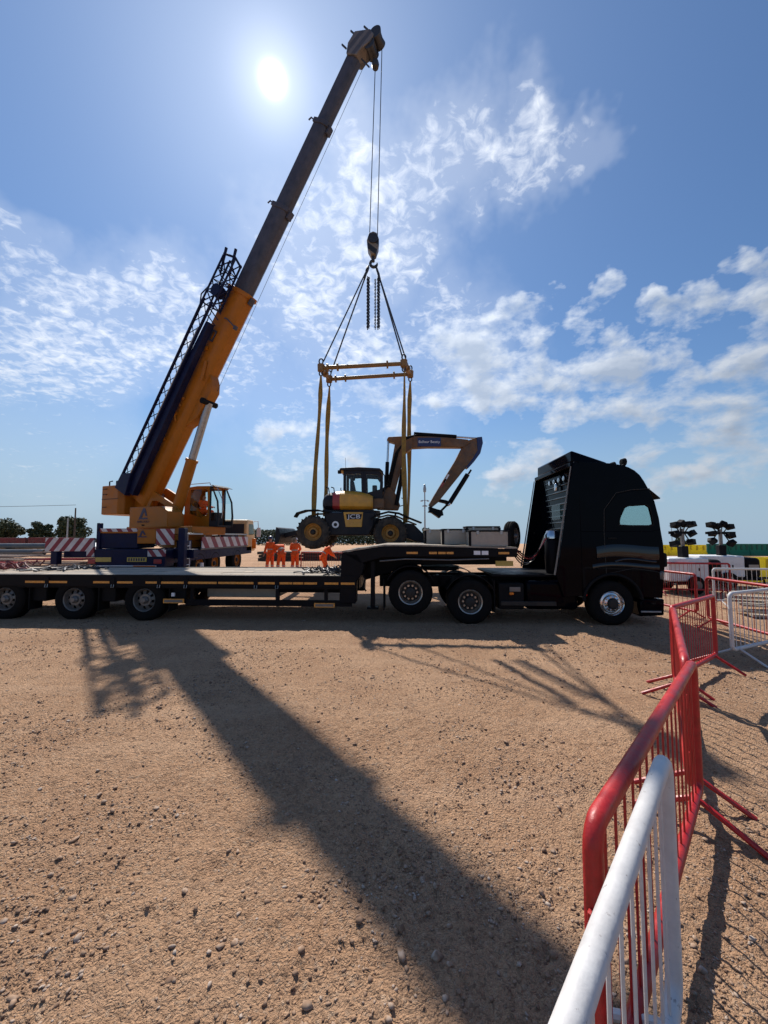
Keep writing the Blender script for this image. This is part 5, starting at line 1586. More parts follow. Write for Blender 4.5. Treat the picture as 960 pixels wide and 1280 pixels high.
    MB().loft([ring(-1.50, 1.25, 3.21, 1.01, 0.385), ring(-1.2, 1.25, 3.21, 1.02, 0.385), ring(-0.8, 1.25, 3.19, 1.01, 0.36), ring(-0.5, 1.25, 3.16, 0.97, 0.31), ring(-0.38, 1.25, 3.14, 0.90, 0.26)]).build('engine_cover', 'digger_yellow', t)
    MB().box(-2.1, -0.35, 0.40, 2.1, 2.80, 2.90).build('upper_frame', 'digger_dark', t, bevel=0.02)
    for x in (-1.9, -1.72):
        MB().tube([(x, 0.6, 3.5), (x - 0.02, 0.55, 3.66), (x - 0.1, 0.5, 3.68)], 0.02, 6).build('rear_lamp', 'black_plastic', t)
    MB().box(-1.78, -1.45, 0.40, 0.43, 2.78, 2.86).build('label_plate', 'print_white', t)
    # cab
    ya, yb = 0.62, 1.78
    o = [(-1.42, 3.45), (-1.42, 4.28), (-1.0, 4.32), (-0.2, 4.28), (-0.04, 4.15), (-0.08, 3.25), (-0.6, 3.25)]
    for y in (ya, yb - 0.05):
        MB().frame([(-1.42, 3.45), (-1.42, 4.28), (-0.72, 4.30), (-0.68, 3.25)], [(-1.32, 3.58), (-1.32, 4.16), (-0.80, 4.18), (-0.78, 3.46)], y, y + 0.05).build('cab_frame', 'digger_dark', t, bevel=0.008)
        MB().frame([(-0.68, 3.25), (-0.72, 4.30), (-0.16, 4.27), (-0.03, 4.05), (-0.06, 3.25)], [(-0.60, 3.50), (-0.62, 4.16), (-0.24, 4.14), (-0.13, 3.98), (-0.15, 3.62)], y, y + 0.05).build('cab_frame', 'digger_dark', t, bevel=0.008)
        MB().prism([(-1.32, 3.58), (-1.32, 4.16), (-0.80, 4.18), (-0.78, 3.46)], y + 0.02, y + 0.028).build('cab_window', 'glass', t)
        MB().prism([(-0.60, 3.50), (-0.62, 4.16), (-0.24, 4.14), (-0.13, 3.98), (-0.15, 3.62)], y + 0.02, y + 0.028).build('cab_window', 'glass', t)
    MB().prism([(-1.55, 4.29), (-1.52, 4.37), (-0.9, 4.40), (-0.15, 4.36), (-0.02, 4.24), (-0.10, 4.27), (-1.40, 4.28)], ya - 0.04, yb + 0.04).build('cab_roof', 'digger_dark', t, bevel=0.02)
    MB().box(-1.56, -1.30, ya + 0.02, ya + 0.2, 4.20, 4.36).build('roof_lamp', 'digger_yellow', t, bevel=0.02)
    MB().box(-1.62, -1.50, ya, ya + 0.12, 4.18, 4.30).build('rear_work_lamp', 'black_plastic', t, bevel=0.02)
    MB().prism([(-1.42, 3.45), (-1.42, 3.52), (-0.06, 3.34), (-0.06, 3.25), (-0.6, 3.25)], ya + 0.05, yb - 0.05).build('cab_floor', 'digger_dark', t)
    MB().prism([(-1.22, 3.5), (-0.75, 3.45), (-0.75, 3.58), (-1.02, 3.62), (-1.10, 4.0), (-1.22, 4.0)], 1.0, 1.4).build('cab_seat', 'seat', t, bevel=0.03)
    MB().lathe([(0, -1), (0.09, -0.6), (0.1, 0.4), (0, 1)], (-1.14, 1.2, 4.08), (0, 0, 0.1), 12).build('head_rest', 'seat', t)
    MB().box(-0.42, -0.25, 1.0, 1.4, 3.4, 3.82).build('cab_console', 'seat', t, bevel=0.03)
    MB().tube([(-1.45, 0.55, 3.5), (-1.5, 0.52, 3.62), (-1.48, 0.50, 3.66)], 0.015, 6).build('mirror_stem', 'black_plastic', t)
    MB().tube([(-1.35, 0.7, 4.35), (-1.36, 0.7, 4.75)], 0.006, 5).build('aerial', 'black_plastic', t)
    hr = MB().tube([(-0.05, 0.60, 3.3), (0.02, 0.58, 3.5), (0.02, 0.58, 4.1), (-0.1, 0.60, 4.25)], 0.018, 6)
    hr.build('grab_rail', 'digger_dark', t)
    # boom linkage in the middle plane
    c = 1.25
    kb = MB().prism([(-0.25, 2.95), (0.52, 2.93), (0.58, 3.10), (0.45, 3.45), (0.30, 3.72), (0.02, 3.78), (-0.35, 3.4)], c - 0.24, c + 0.24)
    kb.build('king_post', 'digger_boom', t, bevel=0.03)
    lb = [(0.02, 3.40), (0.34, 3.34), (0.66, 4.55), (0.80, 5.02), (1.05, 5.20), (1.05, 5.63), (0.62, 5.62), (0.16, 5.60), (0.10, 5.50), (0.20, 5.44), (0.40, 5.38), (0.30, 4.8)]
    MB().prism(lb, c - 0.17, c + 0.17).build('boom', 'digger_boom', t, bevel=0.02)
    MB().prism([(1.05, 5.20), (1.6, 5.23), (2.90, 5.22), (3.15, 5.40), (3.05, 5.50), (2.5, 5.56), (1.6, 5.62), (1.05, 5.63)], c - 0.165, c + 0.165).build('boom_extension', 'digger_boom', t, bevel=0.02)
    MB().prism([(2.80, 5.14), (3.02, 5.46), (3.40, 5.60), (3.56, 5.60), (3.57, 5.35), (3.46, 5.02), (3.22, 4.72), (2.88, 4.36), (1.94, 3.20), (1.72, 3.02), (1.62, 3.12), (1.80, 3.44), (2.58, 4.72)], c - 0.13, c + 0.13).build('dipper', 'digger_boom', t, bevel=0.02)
    MB().prism([(3.38, 5.59), (3.57, 5.61), (3.60, 5.38), (3.50, 5.00), (3.26, 4.68), (3.04, 4.44), (2.98, 4.50), (3.20, 4.78), (3.40, 5.1)], c - 0.15, c + 0.15).build('dipper_guard', 'sign_navy', t, bevel=0.015)
    st = MB()
    st.beam((2.16, c - 0.137, 3.92), (2.34, c - 0.137, 4.22), 0.012, 0.06, up=(0.86, 0, -0.5))
    st.build('dipper_stripe', 'print_white', t)
    MB().beam((2.06, c - 0.137, 3.76), (2.24, c - 0.137, 4.06), 0.012, 0.06, up=(0.86, 0, -0.5)).build('dipper_stripe', 'red_paint', t)
    MB().box(1.22, 2.06, c - 0.185, c - 0.168, 5.24, 5.56).build('boom_sign', 'sign_navy', t, bevel=0.005)
    text('Balfour Beatty', 0.135, 'print_white', t, Matrix.Translation((1.64, c - 0.190, 5.405)) @ FRONT)
    # rams
    def ram(p, q, mid_, r0, r1, nm):
        p, q = Vector(p), Vector(q)
        m_ = p + (q - p) * mid_
        MB().cyl(p, m_, r0, n=16).build(nm, 'black_steel', t)
        MB().cyl(m_, q, r1, n=12).build(nm + '_rod', 'chrome', t)
    ram((0.44, c - 0.30, 3.10), (0.74, c - 0.30, 4.70), 0.80, 0.075, 0.045, 'boom_ram')
    ram((0.44, c + 0.30, 3.10), (0.74, c + 0.30, 4.70), 0.80, 0.075, 0.045, 'boom_ram')
    ram((0.08, c, 3.70), (0.16, c, 5.52), 0.55, 0.07, 0.04, 'tilt_ram')
    ram((1.10, c, 5.74), (3.46, c, 5.58), 0.66, 0.08, 0.035, 'dipper_ram')
    ram((3.14, c - 0.2, 4.38), (2.32, c - 0.2, 3.10), 0.12, 0.035, 0.04, 'bucket_ram_eye')
    MB().cyl((3.02, c - 0.16, 4.22), (2.36, c - 0.16, 3.18), 0.085, n=16).build('bucket_ram', 'black_steel', t)
    # linkage and quick hitch
    MB().prism([(2.40, 3.24), (2.22, 3.30), (1.86, 3.36), (1.72, 3.24), (1.78, 3.18), (1.9, 3.26), (2.22, 3.18), (2.34, 3.08)], c - 0.12, c + 0.12).build('tipping_link', 'black_steel', t, bevel=0.01)
    MB().beam((2.36, c, 3.20), (2.02, c, 2.86), 0.2, 0.07).build('bucket_link', 'black_steel', t)
    qh = MB().prism([(1.62, 3.06), (1.92, 2.96), (2.10, 2.92), (2.14, 2.74), (2.06, 2.72), (2.0, 2.64), (1.92, 2.70), (1.72, 2.84), (1.60, 2.86), (1.64, 2.94)], c - 0.18, c + 0.18)
    qh.build('quick_hitch', 'black_steel', t, bevel=0.015)
    for k in range(4):
        MB().tube([(0.05 + 0.05 * k, c - 0.2, 3.7), (0.22 + 0.04 * k, c - 0.24, 4.3), (0.42 + 0.03 * k, c - 0.20, 5.0), (0.8, c - 0.18, 5.5 + 0.03 * k), (1.2, c - 0.16, 5.68)], 0.018, 6).build('hydraulic_hose', 'black_plastic', t)
    for k in range(3):
        MB().tube([(-0.3, c - 0.45 - 0.05 * k, 3.3 + 0.1 * k), (-0.05, c - 0.42, 3.55 + 0.06 * k), (0.18, c - 0.32, 3.8), (0.3, c - 0.26, 4.1)], 0.02, 6).build('hydraulic_hose', 'black_plastic', t)
    MB().tube([(0.62, c - 0.33, 3.35), (0.75, c - 0.36, 3.3), (0.72, c - 0.36, 3.1), (0.55, c - 0.34, 3.05)], 0.018, 6).build('hydraulic_hose', 'black_plastic', t)
    MB().box(-0.40, 0.0, 0.55, 0.95, 2.95, 3.30).build('valve_block', 'digger_boom', t, bevel=0.03)
    return t


build_excavator()


# ------------------------------------------------------------------ crowd barriers
def make_barrier(colour, length=2.3, height=1.08, r=0.031, nbars=17, single=False):
    """steel crowd barrier: tube frame, thin bars, two splayed feet; local x along, base at z 0"""
    mat = 'barrier_red' if colour == 'red' else 'barrier_white'
    t = bpy.data.objects.new('crowd_barrier', None)
    COL.objects.link(t)
    zb, c = 0.20, 0.07
    loop = []
    for (cx, cz, a0) in ((length - c, height - c, 0), (c, height - c, 90), (c, zb + c, 180), (length - c, zb + c, 270)):
        for k in range(5):
            a = R(a0 + 22.5 * k)
            loop.append((cx + c * math.cos(a), 0, cz + c * math.sin(a)))
    MB().tube(loop, r, 12, closed=True).build('frame', mat, t)
    bm_ = MB().cyl((0, 0, zb + 0.01), (0, 0, height - 0.01), 0.0055, n=7).mesh('bar', mat)
    for i in range(nbars):
        o = bpy.data.objects.new('bar', bm_)
        COL.objects.link(o); o.parent = t
        o.location = (length * (i + 1) / (nbars + 1), 0, 0)
    for x in (0.16, length - 0.16):
        f = MB()
        f.tube([(x, -0.36, 0.012), (x, -0.03, zb), (x, 0.03, zb), (x, 0.36, 0.012)], r * 0.62, 8)
        f.build('foot', mat, t)
    for z in (0.45, 0.85):
        MB().tube([(-0.005, 0, z), (-0.045, 0, z), (-0.045, 0, z - 0.09)], 0.008, 6).build('coupling_hook', mat, t)
    return t


BAR_RED = make_barrier('red')
BAR_WHITE = make_barrier('white', r=0.029)
used = set()


def place_barrier(proto, p0, p1, label, group='crowd barriers round the work area', z=0.0, flat=None):
    if id(proto) in used:
        o = copy_tree(proto)
    else:
        o = proto
        used.add(id(proto))
    p0, p1 = Vector(p0), Vector(p1)
    d = p1 - p0
    o.location = (p0.x, p0.y, z)
    o.rotation_euler = (0, 0, math.atan2(d.y, d.x))
    k = d.length / 2.3
    o.scale = (k, 1, 1)
    tag(o, label, 'barrier', group)
    return o


place_barrier(BAR_WHITE, (1.13, 1.61), (-0.45, -0.09), 'white crowd barrier in the foreground running out at the bottom edge', z=0.03)
place_barrier(BAR_RED, (0.66, 1.28), (2.24, 2.86), 'nearest red crowd barrier, right behind the white foreground barrier')
place_barrier(BAR_RED, (2.22, 2.90), (3.66, 4.94), 'red crowd barrier second from the camera, seen nearly end on')
place_barrier(BAR_RED, (3.70, 5.02), (5.05, 5.98), 'red crowd barrier third from the camera, turned towards the white one')
place_barrier(BAR_WHITE, (5.52, 6.22), (7.62, 7.16), 'white crowd barrier at the right edge beside the red one')
place_barrier(BAR_RED, (7.16, 8.62), (7.02, 6.35), 'red crowd barrier behind the white barrier at the right edge')
place_barrier(BAR_RED, (7.46, 9.30), (7.22, 11.55), 'red crowd barrier just in front of the lorry bumper')
place_barrier(BAR_WHITE, (9.25, 10.9), (11.5, 10.7), 'white crowd barrier in front of the lighting towers')
place_barrier(BAR_RED, (9.3, 13.3), (11.5, 12.9), 'red crowd barrier beside the left lighting tower')
place_barrier(BAR_RED, (-4.2, 19.6), (-2.0, 19.2), 'red crowd barrier standing beside the lone bending worker', z=0.1)


# ------------------------------------------------------------------ workers
def skin_obj(name, verts, edges, radii, mat, parent, root=0, sub=2):
    me = bpy.data.meshes.new(name)
    me.from_pydata([tuple(v) for v in verts], edges, [])
    o = bpy.data.objects.new(name, me)
    COL.objects.link(o)
    o.parent = parent
    me.materials.append(MAT[mat])
    sm = o.modifiers.new('skin', 'SKIN')
    sm.use_smooth_shade = True
    for i, r in enumerate(radii):
        r = r if isinstance(r, tuple) else (r, r)
        me.skin_vertices[0].data[i].radius = r
        me.skin_vertices[0].data[i].use_root = (i == root)
    ss = o.modifiers.new('sub', 'SUBSURF')
    ss.levels = sub; ss.render_levels = sub
    return o


def worker(loc, rotz, label, pose, helmet='helmet', hat=True, legs=True):
    t = thing('person', label, 'person', loc, rotz, 'workers in orange')
    t.scale = (1.05, 1.05, 1.05) if hat else (1, 1, 1)
    J = dict(pelvis=(0, 0, .95), waist=(0, 0, 1.12), chest=(0, 0, 1.34), neck=(0, .01, 1.50), head=(0, .03, 1.62), crown=(0, .02, 1.73),
             shL=(-.19, 0, 1.43), elL=(-.27, .02, 1.15), wrL=(-.27, .13, .92), shR=(.19, 0, 1.43), elR=(.27, .02, 1.15), wrR=(.27, .13, .92),
             hpL=(-.10, 0, .90), knL=(-.12, .03, .50), anL=(-.13, 0, .10), toL=(-.15, .15, .05), hpR=(.10, 0, .90), knR=(.12, .03, .50), anR=(.13, 0, .10), toR=(.15, .15, .05))
    J.update(pose)
    J = {k: Vector(v) for k, v in J.items()}
    names = list(J)
    V = [J[k] for k in names]
    ix = {k: i for i, k in enumerate(names)}
    E = [('pelvis', 'waist'), ('waist', 'chest'), ('chest', 'neck'), ('neck', 'head'), ('head', 'crown'), ('chest', 'shL'), ('shL', 'elL'), ('elL', 'wrL'), ('chest', 'shR'), ('shR', 'elR'), ('elR', 'wrR'),
         ('pelvis', 'hpL'), ('hpL', 'knL'), ('knL', 'anL'), ('anL', 'toL'), ('pelvis', 'hpR'), ('hpR', 'knR'), ('knR', 'anR'), ('anR', 'toR')]
    rad = dict(pelvis=(.13, .11), waist=(.12, .10), chest=(.15, .115), neck=.055, head=(.078, .092), crown=(.055, .06), shL=.062, elL=.046, wrL=.03, shR=.062, elR=.046, wrR=.03, hpL=.085, knL=.06, anL=.04, toL=.035, hpR=.085, knR=.06, anR=.04, toR=.035)
    RR = [rad[k] for k in names]
    ED = [(ix[a], ix[b]) for a, b in E]
    # hands: palm and five fingers
    for sd in 'LR':
        w = J['wr' + sd]; e = J['el' + sd]
        d = (w - e).normalized()
        side = d.cross(Vector((0, 1, 0)) if abs(d.y) < .8 else Vector((1, 0, 0))).normalized()
        palm = w + d * 0.075
        V.append(palm); RR.append((.034, .018)); pi_ = len(V) - 1
        ED.append((ix['wr' + sd], pi_))
        for q, (off, ln) in enumerate(((-.027, .055), (-.009, .07), (.009, .075), (.027, .065))):
            k1 = palm + side * off + d * ln * .6
            k2 = k1 + d * ln * .5 + Vector((0, .02, -.01))
            V += [k1, k2]; RR += [.009, .007]
            ED += [(pi_, len(V) - 2), (len(V) - 2, len(V) - 1)]
        th = w + d * .03 + side * -.045
        V += [th]; RR += [.010]
        ED.append((pi_, len(V) - 1))
    # nose and ears
    hd = J['head']
    fwd = Vector((0, 1, 0))
    body = skin_obj('body', V, ED, RR, 'skin', t, root=ix['pelvis'])
    # clothes
    jk = ['waist', 'chest', 'pelvis', 'shL', 'elL', 'wrL', 'shR', 'elR', 'wrR']
    vi = {k: i for i, k in enumerate(jk)}
    jv = [J[k].copy() for k in jk]
    jv[2] += Vector((0, 0, -.06)); jv.append(J['neck'] + Vector((0, 0, -.03)))
    je = [(0, 1), (2, 0), (1, 3), (3, 4), (4, 5), (1, 6), (6, 7), (7, 8), (1, 9)]
    skin_obj('jacket', jv, je, [(.175, .145), (.20, .155), (.185, .15), .088, .070, .052, .088, .070, .052, (.075, .075)], 'hivis', t)
    tk = ['pelvis', 'hpL', 'knL', 'anL', 'hpR', 'knR', 'anR']
    tv = [J[k].copy() for k in tk]
    skin_obj('trousers', tv, [(0, 1), (1, 2), (2, 3), (0, 4), (4, 5), (5, 6)], [(.155, .13), .115, .088, .078, .115, .088, .078], 'hivis', t)
    for sd in 'LR':
        a, b = J['an' + sd], J['to' + sd]
        skin_obj('boot', [a + Vector((0, -.03, .04)), a + Vector((0, -.03, -.04)), b + Vector((0, 0, .0))], [(0, 1), (1, 2)], [.065, .06, .048], 'boot', t, sub=1)
    def band(c, axis, r0, r1, nm='reflective_band'):
        d, a, b = MB.basis(axis)
        n = 20
        rings = []
        for s_, rr in ((-.025, 0), (.025, 0)):
            rings.append([c + d * s_ + a * (r0 * math.cos(2 * math.pi * k / n)) + b * (r1 * math.sin(2 * math.pi * k / n)) for k in range(n)])
        MB().loft(rings, cap=False).build(nm, 'reflective', t)
    band(J['waist'] + Vector((0, 0, .02)), J['chest'] - J['waist'], .172, .142)
    for sd in 'LR':
        band(J['kn' + sd] * .6 + J['an' + sd] * .4, J['kn' + sd] - J['an' + sd], .086, .086)
    if hat:
        up = (J['crown'] - J['neck']).normalized()
        MB().lathe([(0.135, -0.01), (0.14, 0.0), (0.118, 0.015), (0.115, 0.06), (0.085, 0.115), (0.04, 0.135), (0, 0.138)], J['crown'] - up * 0.045, up, 20).build('hard_hat', helmet, t)
    MB().lathe([(0, 0), (0.016, 0.01), (0.006, 0.04), (0, 0.042)], hd + Vector((0, .075, -.02)), (0, 1, 0.3), 8).build('nose', 'skin', t)
    for sd in (-1, 1):
        MB().lathe([(0, -0.012), (0.03, 0), (0, 0.012)], hd + Vector((sd * .08, 0, 0)), (sd, 0, 0), 10).build('ear', 'skin', t)
        MB().lathe([(0, -0.004), (0.011, 0), (0, 0.006)], hd + Vector((sd * .032, .078, .018)), (0, 1, 0), 8).build('eye', 'seat', t)
    MB().box(-.025 + hd.x, .025 + hd.x, hd.y + .068, hd.y + .083, hd.z - .062, hd.z - .053).build('mouth', 'red_paint', t)
    return t


worker((-6.05, 20.6, 0.10), R(165), 'worker in orange suit and dark helmet, leftmost of the group', dict(elL=(-.30, -.04, 1.15), wrL=(-.30, .10, .95), knR=(.15, .02, .5), anR=(.2, 0, .1), toR=(.23, .14, .05)))
worker((-5.40, 20.4, 0.08), R(40), 'worker in orange leaning forward, second from the left in the group',
       dict(waist=(0, .04, 1.11), chest=(0, .22, 1.27), neck=(0, .36, 1.36), head=(0, .45, 1.40), crown=(0, .50, 1.48), shL=(-.19, .24, 1.33), shR=(.19, .24, 1.33), elL=(-.26, .40, 1.10), elR=(.26, .40, 1.10), wrL=(-.14, .55, .98), wrR=(.14, .55, .98), knL=(-.16, .04, .5), anL=(-.20, 0, .1), toL=(-.23, .14, .05)), hat=True, helmet='white_paint')
worker((-4.72, 20.5, 0.06), R(-10), 'worker in orange with arms folded in front, third from the left',
       dict(elL=(-.27, .06, 1.16), wrL=(-.05, .20, 1.14), elR=(.27, .06, 1.16), wrR=(.06, .22, 1.10), anL=(-.16, 0, .1)), helmet='white_paint')
worker((-2.98, 18.9, 0.08), R(-70), 'worker in orange bending forward alone beside the gooseneck',
       dict(pelvis=(0, 0, .86), waist=(0, .06, 1.02), chest=(0, .20, 1.20), neck=(0, .31, 1.31), head=(0, .39, 1.38), crown=(0, .44, 1.47), shL=(-.19, .22, 1.27), shR=(.19, .22, 1.27), elL=(-.25, .36, 1.02), elR=(.25, .36, 1.02), wrL=(-.16, .52, .88), wrR=(.16, .52, .88), hpL=(-.10, 0, .82), hpR=(.10, 0, .82), knL=(-.15, .14, .46), knR=(.15, .14, .46)), helmet='helmet')


# the crane operator in his cab (seat about z 2.85)
def operator():
    sx, sy = 0.28, 0.75
    p = Vector((-9.2, 17.8, 0)) + SD * sx - SW * sy
    ang = math.atan2(SD.y, SD.x) - R(90)
    return worker((p.x, p.y, 2.30), ang, 'operator in orange seated inside the yellow crane cab',
                  dict(pelvis=(0, 0, .86), waist=(0, -.02, 1.02), chest=(0, .0, 1.25), neck=(0, .03, 1.42), head=(0, .06, 1.53), crown=(0, .05, 1.64), shL=(-.19, 0, 1.34), shR=(.19, 0, 1.34), elL=(-.25, .15, 1.10), elR=(.25, .15, 1.10), wrL=(-.20, .40, 1.08), wrR=(.20, .40, 1.08),
                       hpL=(-.10, .03, .84), hpR=(.10, .03, .84), knL=(-.13, .45, .88), knR=(.13, .45, .88), anL=(-.13, .50, .55), anR=(.13, .50, .55), toL=(-.13, .64, .52), toR=(.13, .64, .52)), hat=False)


operator()


# ------------------------------------------------------------------ lighting towers, right
def lighting_tower(x, y, rz, label):
    t = thing('lighting_tower', label, 'lighting tower', (x, y, 0.02), rz, 'mobile lighting towers')
    # canopy: white box with rounded black end
    MB().box(-1.05, 0.45, -0.55, 0.55, 0.42, 1.22).build('canopy', 'white_paint', t, bevel=0.05, seg=3)
    MB().box(0.46, 0.98, -0.56, 0.56, 0.40, 1.16).build('end_cover', 'black_plastic', t, bevel=0.14, seg=4)
    MB().box(-1.10, 1.0, -0.5, 0.5, 0.30, 0.40).build('base_frame', 'black_steel', t, bevel=0.01)
    MB().box(-0.3, 0.1, -0.562, -0.548, 0.55, 1.10).build('door', 'white_paint', t, bevel=0.004)
    MB().box(0.02, 0.06, -0.575, -0.560, 0.78, 0.88).build('door_handle', 'black_plastic', t)
    MB().box(0.56, 0.88, -0.572, -0.56, 0.76, 0.90).build('label_plate', 'pale_grey', t)
    for s in (-1, 1):
        w = MB().lathe([(0, -1), (0.27, -1), (0.30, -0.6), (0.30, 0.6), (0.27, 1), (0, 1)], (-0.15, s * 0.62, 0.30), (0, 0.08, 0), 24).build('wheel', 'rubber', t)
        MB().lathe([(0, -1.05), (0.15, -1.05), (0.15, 1.05), (0, 1.05)], (-0.15, s * 0.62, 0.30), (0, 0.08, 0), 16).build('rim', 'steel_wheel', w)
    MB().tube([(0.95, 0, 0.36), (1.9, 0, 0.36)], 0.04, 8).build('drawbar', 'black_steel', t)
    for x_, y_ in ((-1.0, -0.75), (0.9, -0.75), (0.9, 0.75), (-1.0, 0.75)):
        MB().tube([(x_, y_ * 0.6, 0.36), (x_, y_, 0.36), (x_, y_, 0.02)], 0.03, 6).build('jack', 'black_steel', t)
    MB().box(-0.12, 0.12, -0.12, 0.12, 1.20, 1.62).build('mast_base', 'black_steel', t, bevel=0.02)
    MB().box(-0.05, 0.05, -0.05, 0.05, 1.60, 2.25).build('mast', 'steel_wheel', t, bevel=0.01)
    MB().box(-0.50, 0.50, -0.05, 0.05, 2.05, 2.15).build('lamp_bar', 'black_steel', t, bevel=0.01)
    for i, (lx, lz, a, b) in enumerate((q[0] * 0.60 + 0.03 * math.sin(7 * q[1] + x), q[1] + 0.06 * math.sin(9 * q[0] + x) - 0.03, q[2] + 18 * math.sin(5 * q[0] + y), q[3] + 25 * math.sin(8 * q[1] + 3 * q[0] + x)) for q in ((-0.52, 2.42, 25, 20), (-0.18, 2.45, 10, -5), (0.18, 2.45, -10, 10), (0.52, 2.42, -25, -20), (-0.50, 2.08, 30, 10), (0.50, 2.08, -30, -15), (-0.55, 1.76, 35, 30), (0.50, 1.78, -30, -30))):
        M_ = Matrix.Translation((lx, -0.06, lz)) @ Matrix.Rotation(R(a), 4, 'Z') @ Matrix.Rotation(R(b), 4, 'Y') @ Matrix.Rotation(R(-15), 4, 'X') @ Matrix.Rotation(R(165), 4, 'Z')
        h = MB(M_).hexa([(-0.135, -0.10, -0.10), (0.135, -0.10, -0.10), (0.135, -0.10, 0.10), (-0.135, -0.10, 0.10)], [(-0.09, 0.14, -0.07), (0.09, 0.14, -0.07), (0.09, 0.14, 0.07), (-0.09, 0.14, 0.07)]).build('floodlight', 'black_plastic', t, bevel=0.01)
        MB(M_).box(-0.12, 0.12, -0.112, -0.101, -0.085, 0.085).build('lens', 'lens', h)
        MB().tube([(lx, -0.02, lz), (lx * 0.3, 0.0, 2.1)], 0.02, 6).build('lamp_arm', 'black_steel', t)
    return t


lighting_tower(10.75, 13.9, R(6), 'white lighting tower with black floodlights nearest the lorry')
lighting_tower(13.35, 15.3, R(-12), 'white lighting tower at the right, partly behind the other')


# ------------------------------------------------------------------ plastic barrier walls
def plastic_panel(loc, rz, L, h, mat, label, cat, group):
    t = thing('plastic_barrier', label, cat, loc, rz, group)
    MB().prism([(-0.25, 0), (-0.22, h * 0.25), (-0.10, h * 0.45), (-0.10, h), (0.10, h), (0.10, h * 0.45), (0.22, h * 0.25), (0.25, 0)], 0.02, L - 0.02, axis='x').build('body', mat, t, bevel=0.03)
    n = max(2, int(L / 0.5))
    for i in range(n):
        x = (i + 0.5) * L / n
        MB().box(x - 0.09, x + 0.09, -0.125, -0.095, h * 0.52, h * 0.92).build('rib', mat, t, bevel=0.012)
    return t


def wall_of_panels(p0, p1, n, h, mat, what, group):
    p0, p1 = Vector(p0), Vector(p1)
    d = (p1 - p0) / n
    rz = math.atan2(d.y, d.x)
    first = None
    for i in range(n):
        q = p0 + d * i
        lab = what(i, n)
        if first is None:
            first = plastic_panel((q.x, q.y, 0.03), rz, d.length, h, mat, lab, 'barrier', group)
        else:
            c = copy_tree(first)
            c.location = (q.x, q.y, 0.03)
            tag(c, lab)


def ordinal(i, n):
    return ['first', 'second', 'third', 'fourth', 'fifth', 'sixth', 'seventh', 'eighth', 'ninth', 'tenth'][i]


wall_of_panels((15.2, 16.6), (24.0, 18.8), 5, 1.05, 'yellow_plastic', lambda i, n: '%s bright yellow plastic barrier from the lighting tower towards the right edge' % ordinal(i, n), 'yellow barriers behind the lighting towers')
wall_of_panels((24.5, 38.5), (31.9, 38.3), 4, 1.1, 'yellow_plastic', lambda i, n: '%s far yellow plastic barrier counted from the lorry cab' % ordinal(i, n), 'far yellow barriers')
wall_of_panels((32.0, 38.3), (42.0, 38.0), 5, 1.2, 'green_plastic', lambda i, n: '%s dark green plastic barrier right of the far yellow ones' % ordinal(i, n), 'far green barriers')


# ------------------------------------------------------------------ left yard: stacked barriers, pipes, containers, cars
def flat_barrier(colour):
    m = MB()
    L, H = 2.3, 1.05
    m.tube([(0, 0, 0.03), (L, 0, 0.03), (L, H, 0.03), (0, H, 0.03)], 0.03, 6, closed=True)
    for i in range(15):
        m.tube([(L * (i + 1) / 16, 0.02, 0.03), (L * (i + 1) / 16, H - 0.02, 0.03)], 0.009, 5)
    return m.mesh('stacked_barrier', 'red_paint' if colour == 'red' else 'rusty_white')


FB = {'red': flat_barrier('red'), 'white': flat_barrier('white')}
names10 = ['lowest', 'second lowest', 'third lowest', 'fourth lowest', 'middle', 'sixth lowest', 'seventh lowest', 'second highest', 'topmost']
for s, (bx, by, n0, where) in enumerate(((-17.2, 15.8, 8, 'far left'), (-14.6, 15.9, 9, 'beside the crane'))):
    for i in range(n0):
        col = 'white' if (i * 7 + s * 3) % 5 else 'red'
        o = bpy.data.objects.new('stacked_barrier', FB[col])
        COL.objects.link(o)
        o.location = (bx + random.uniform(-0.15, 0.15), by + random.uniform(-0.1, 0.1), 0.10 + i * 0.150)
        o.rotation_euler = (random.uniform(-0.02, 0.02), random.uniform(-0.02, 0.02), random.uniform(-0.06, 0.06))
        nm = 'topmost' if i == n0 - 1 else names10[i]
        tag(o, '%s %s crowd barrier lying flat in the stack %s' % (nm, 'red' if col == 'red' else 'pale rusty', 'at the left edge' if s == 0 else where), 'barrier', 'stacked crowd barriers')


def long_pipe(y, z, r, x0, x1, label):
    t = thing('steel_pipe', label, 'pipe', (x0, y, z), 0, 'pipes stacked in the yard')
    m = MB().lathe([(r, 0), (r, 1), (r - 0.03, 1), (r - 0.03, 0), (r, 0)], (0, 0, 0), (x1 - x0, 0, 0), 24)
    m.build('barrel', 'pipe_grey', t)
    for q in (0.15, 0.5, 0.85):
        MB().box((x1 - x0) * q - 0.08, (x1 - x0) * q + 0.08, -0.3, 0.3, -z + 0.09, -r + 0.0).build('bearer', 'timber_dark', t)
    return t


long_pipe(22.0, 1.42, 0.16, -34, -19.2, 'upper grey steel pipe lying beyond the stacked barriers')
long_pipe(21.4, 1.10, 0.16, -34, -18.8, 'lower grey steel pipe lying beyond the stacked barriers')


def container(x, y, rz, label):
    t = thing('shipping_container', label, 'container', (x, y, float(ground_z(np.array([x * 1.0]), np.array([y * 1.0]))[0])), rz, 'dark red containers')
    MB().box(-3.0, 3.0, -1.2, 1.2, 0.15, 2.5).build('box', 'container_red', t)
    for i in range(24):
        xx = -2.85 + i * 0.248
        MB().box(xx, xx + 0.12, -1.235, -1.2, 0.25, 2.4).build('corrugation', 'container_red', t)
    for x_ in (-3.0, 2.9):
        MB().box(x_ - 0.02, x_ + 0.12, -1.26, -1.14, 0.0, 2.6).build('corner_post', 'container_red', t)
    return t


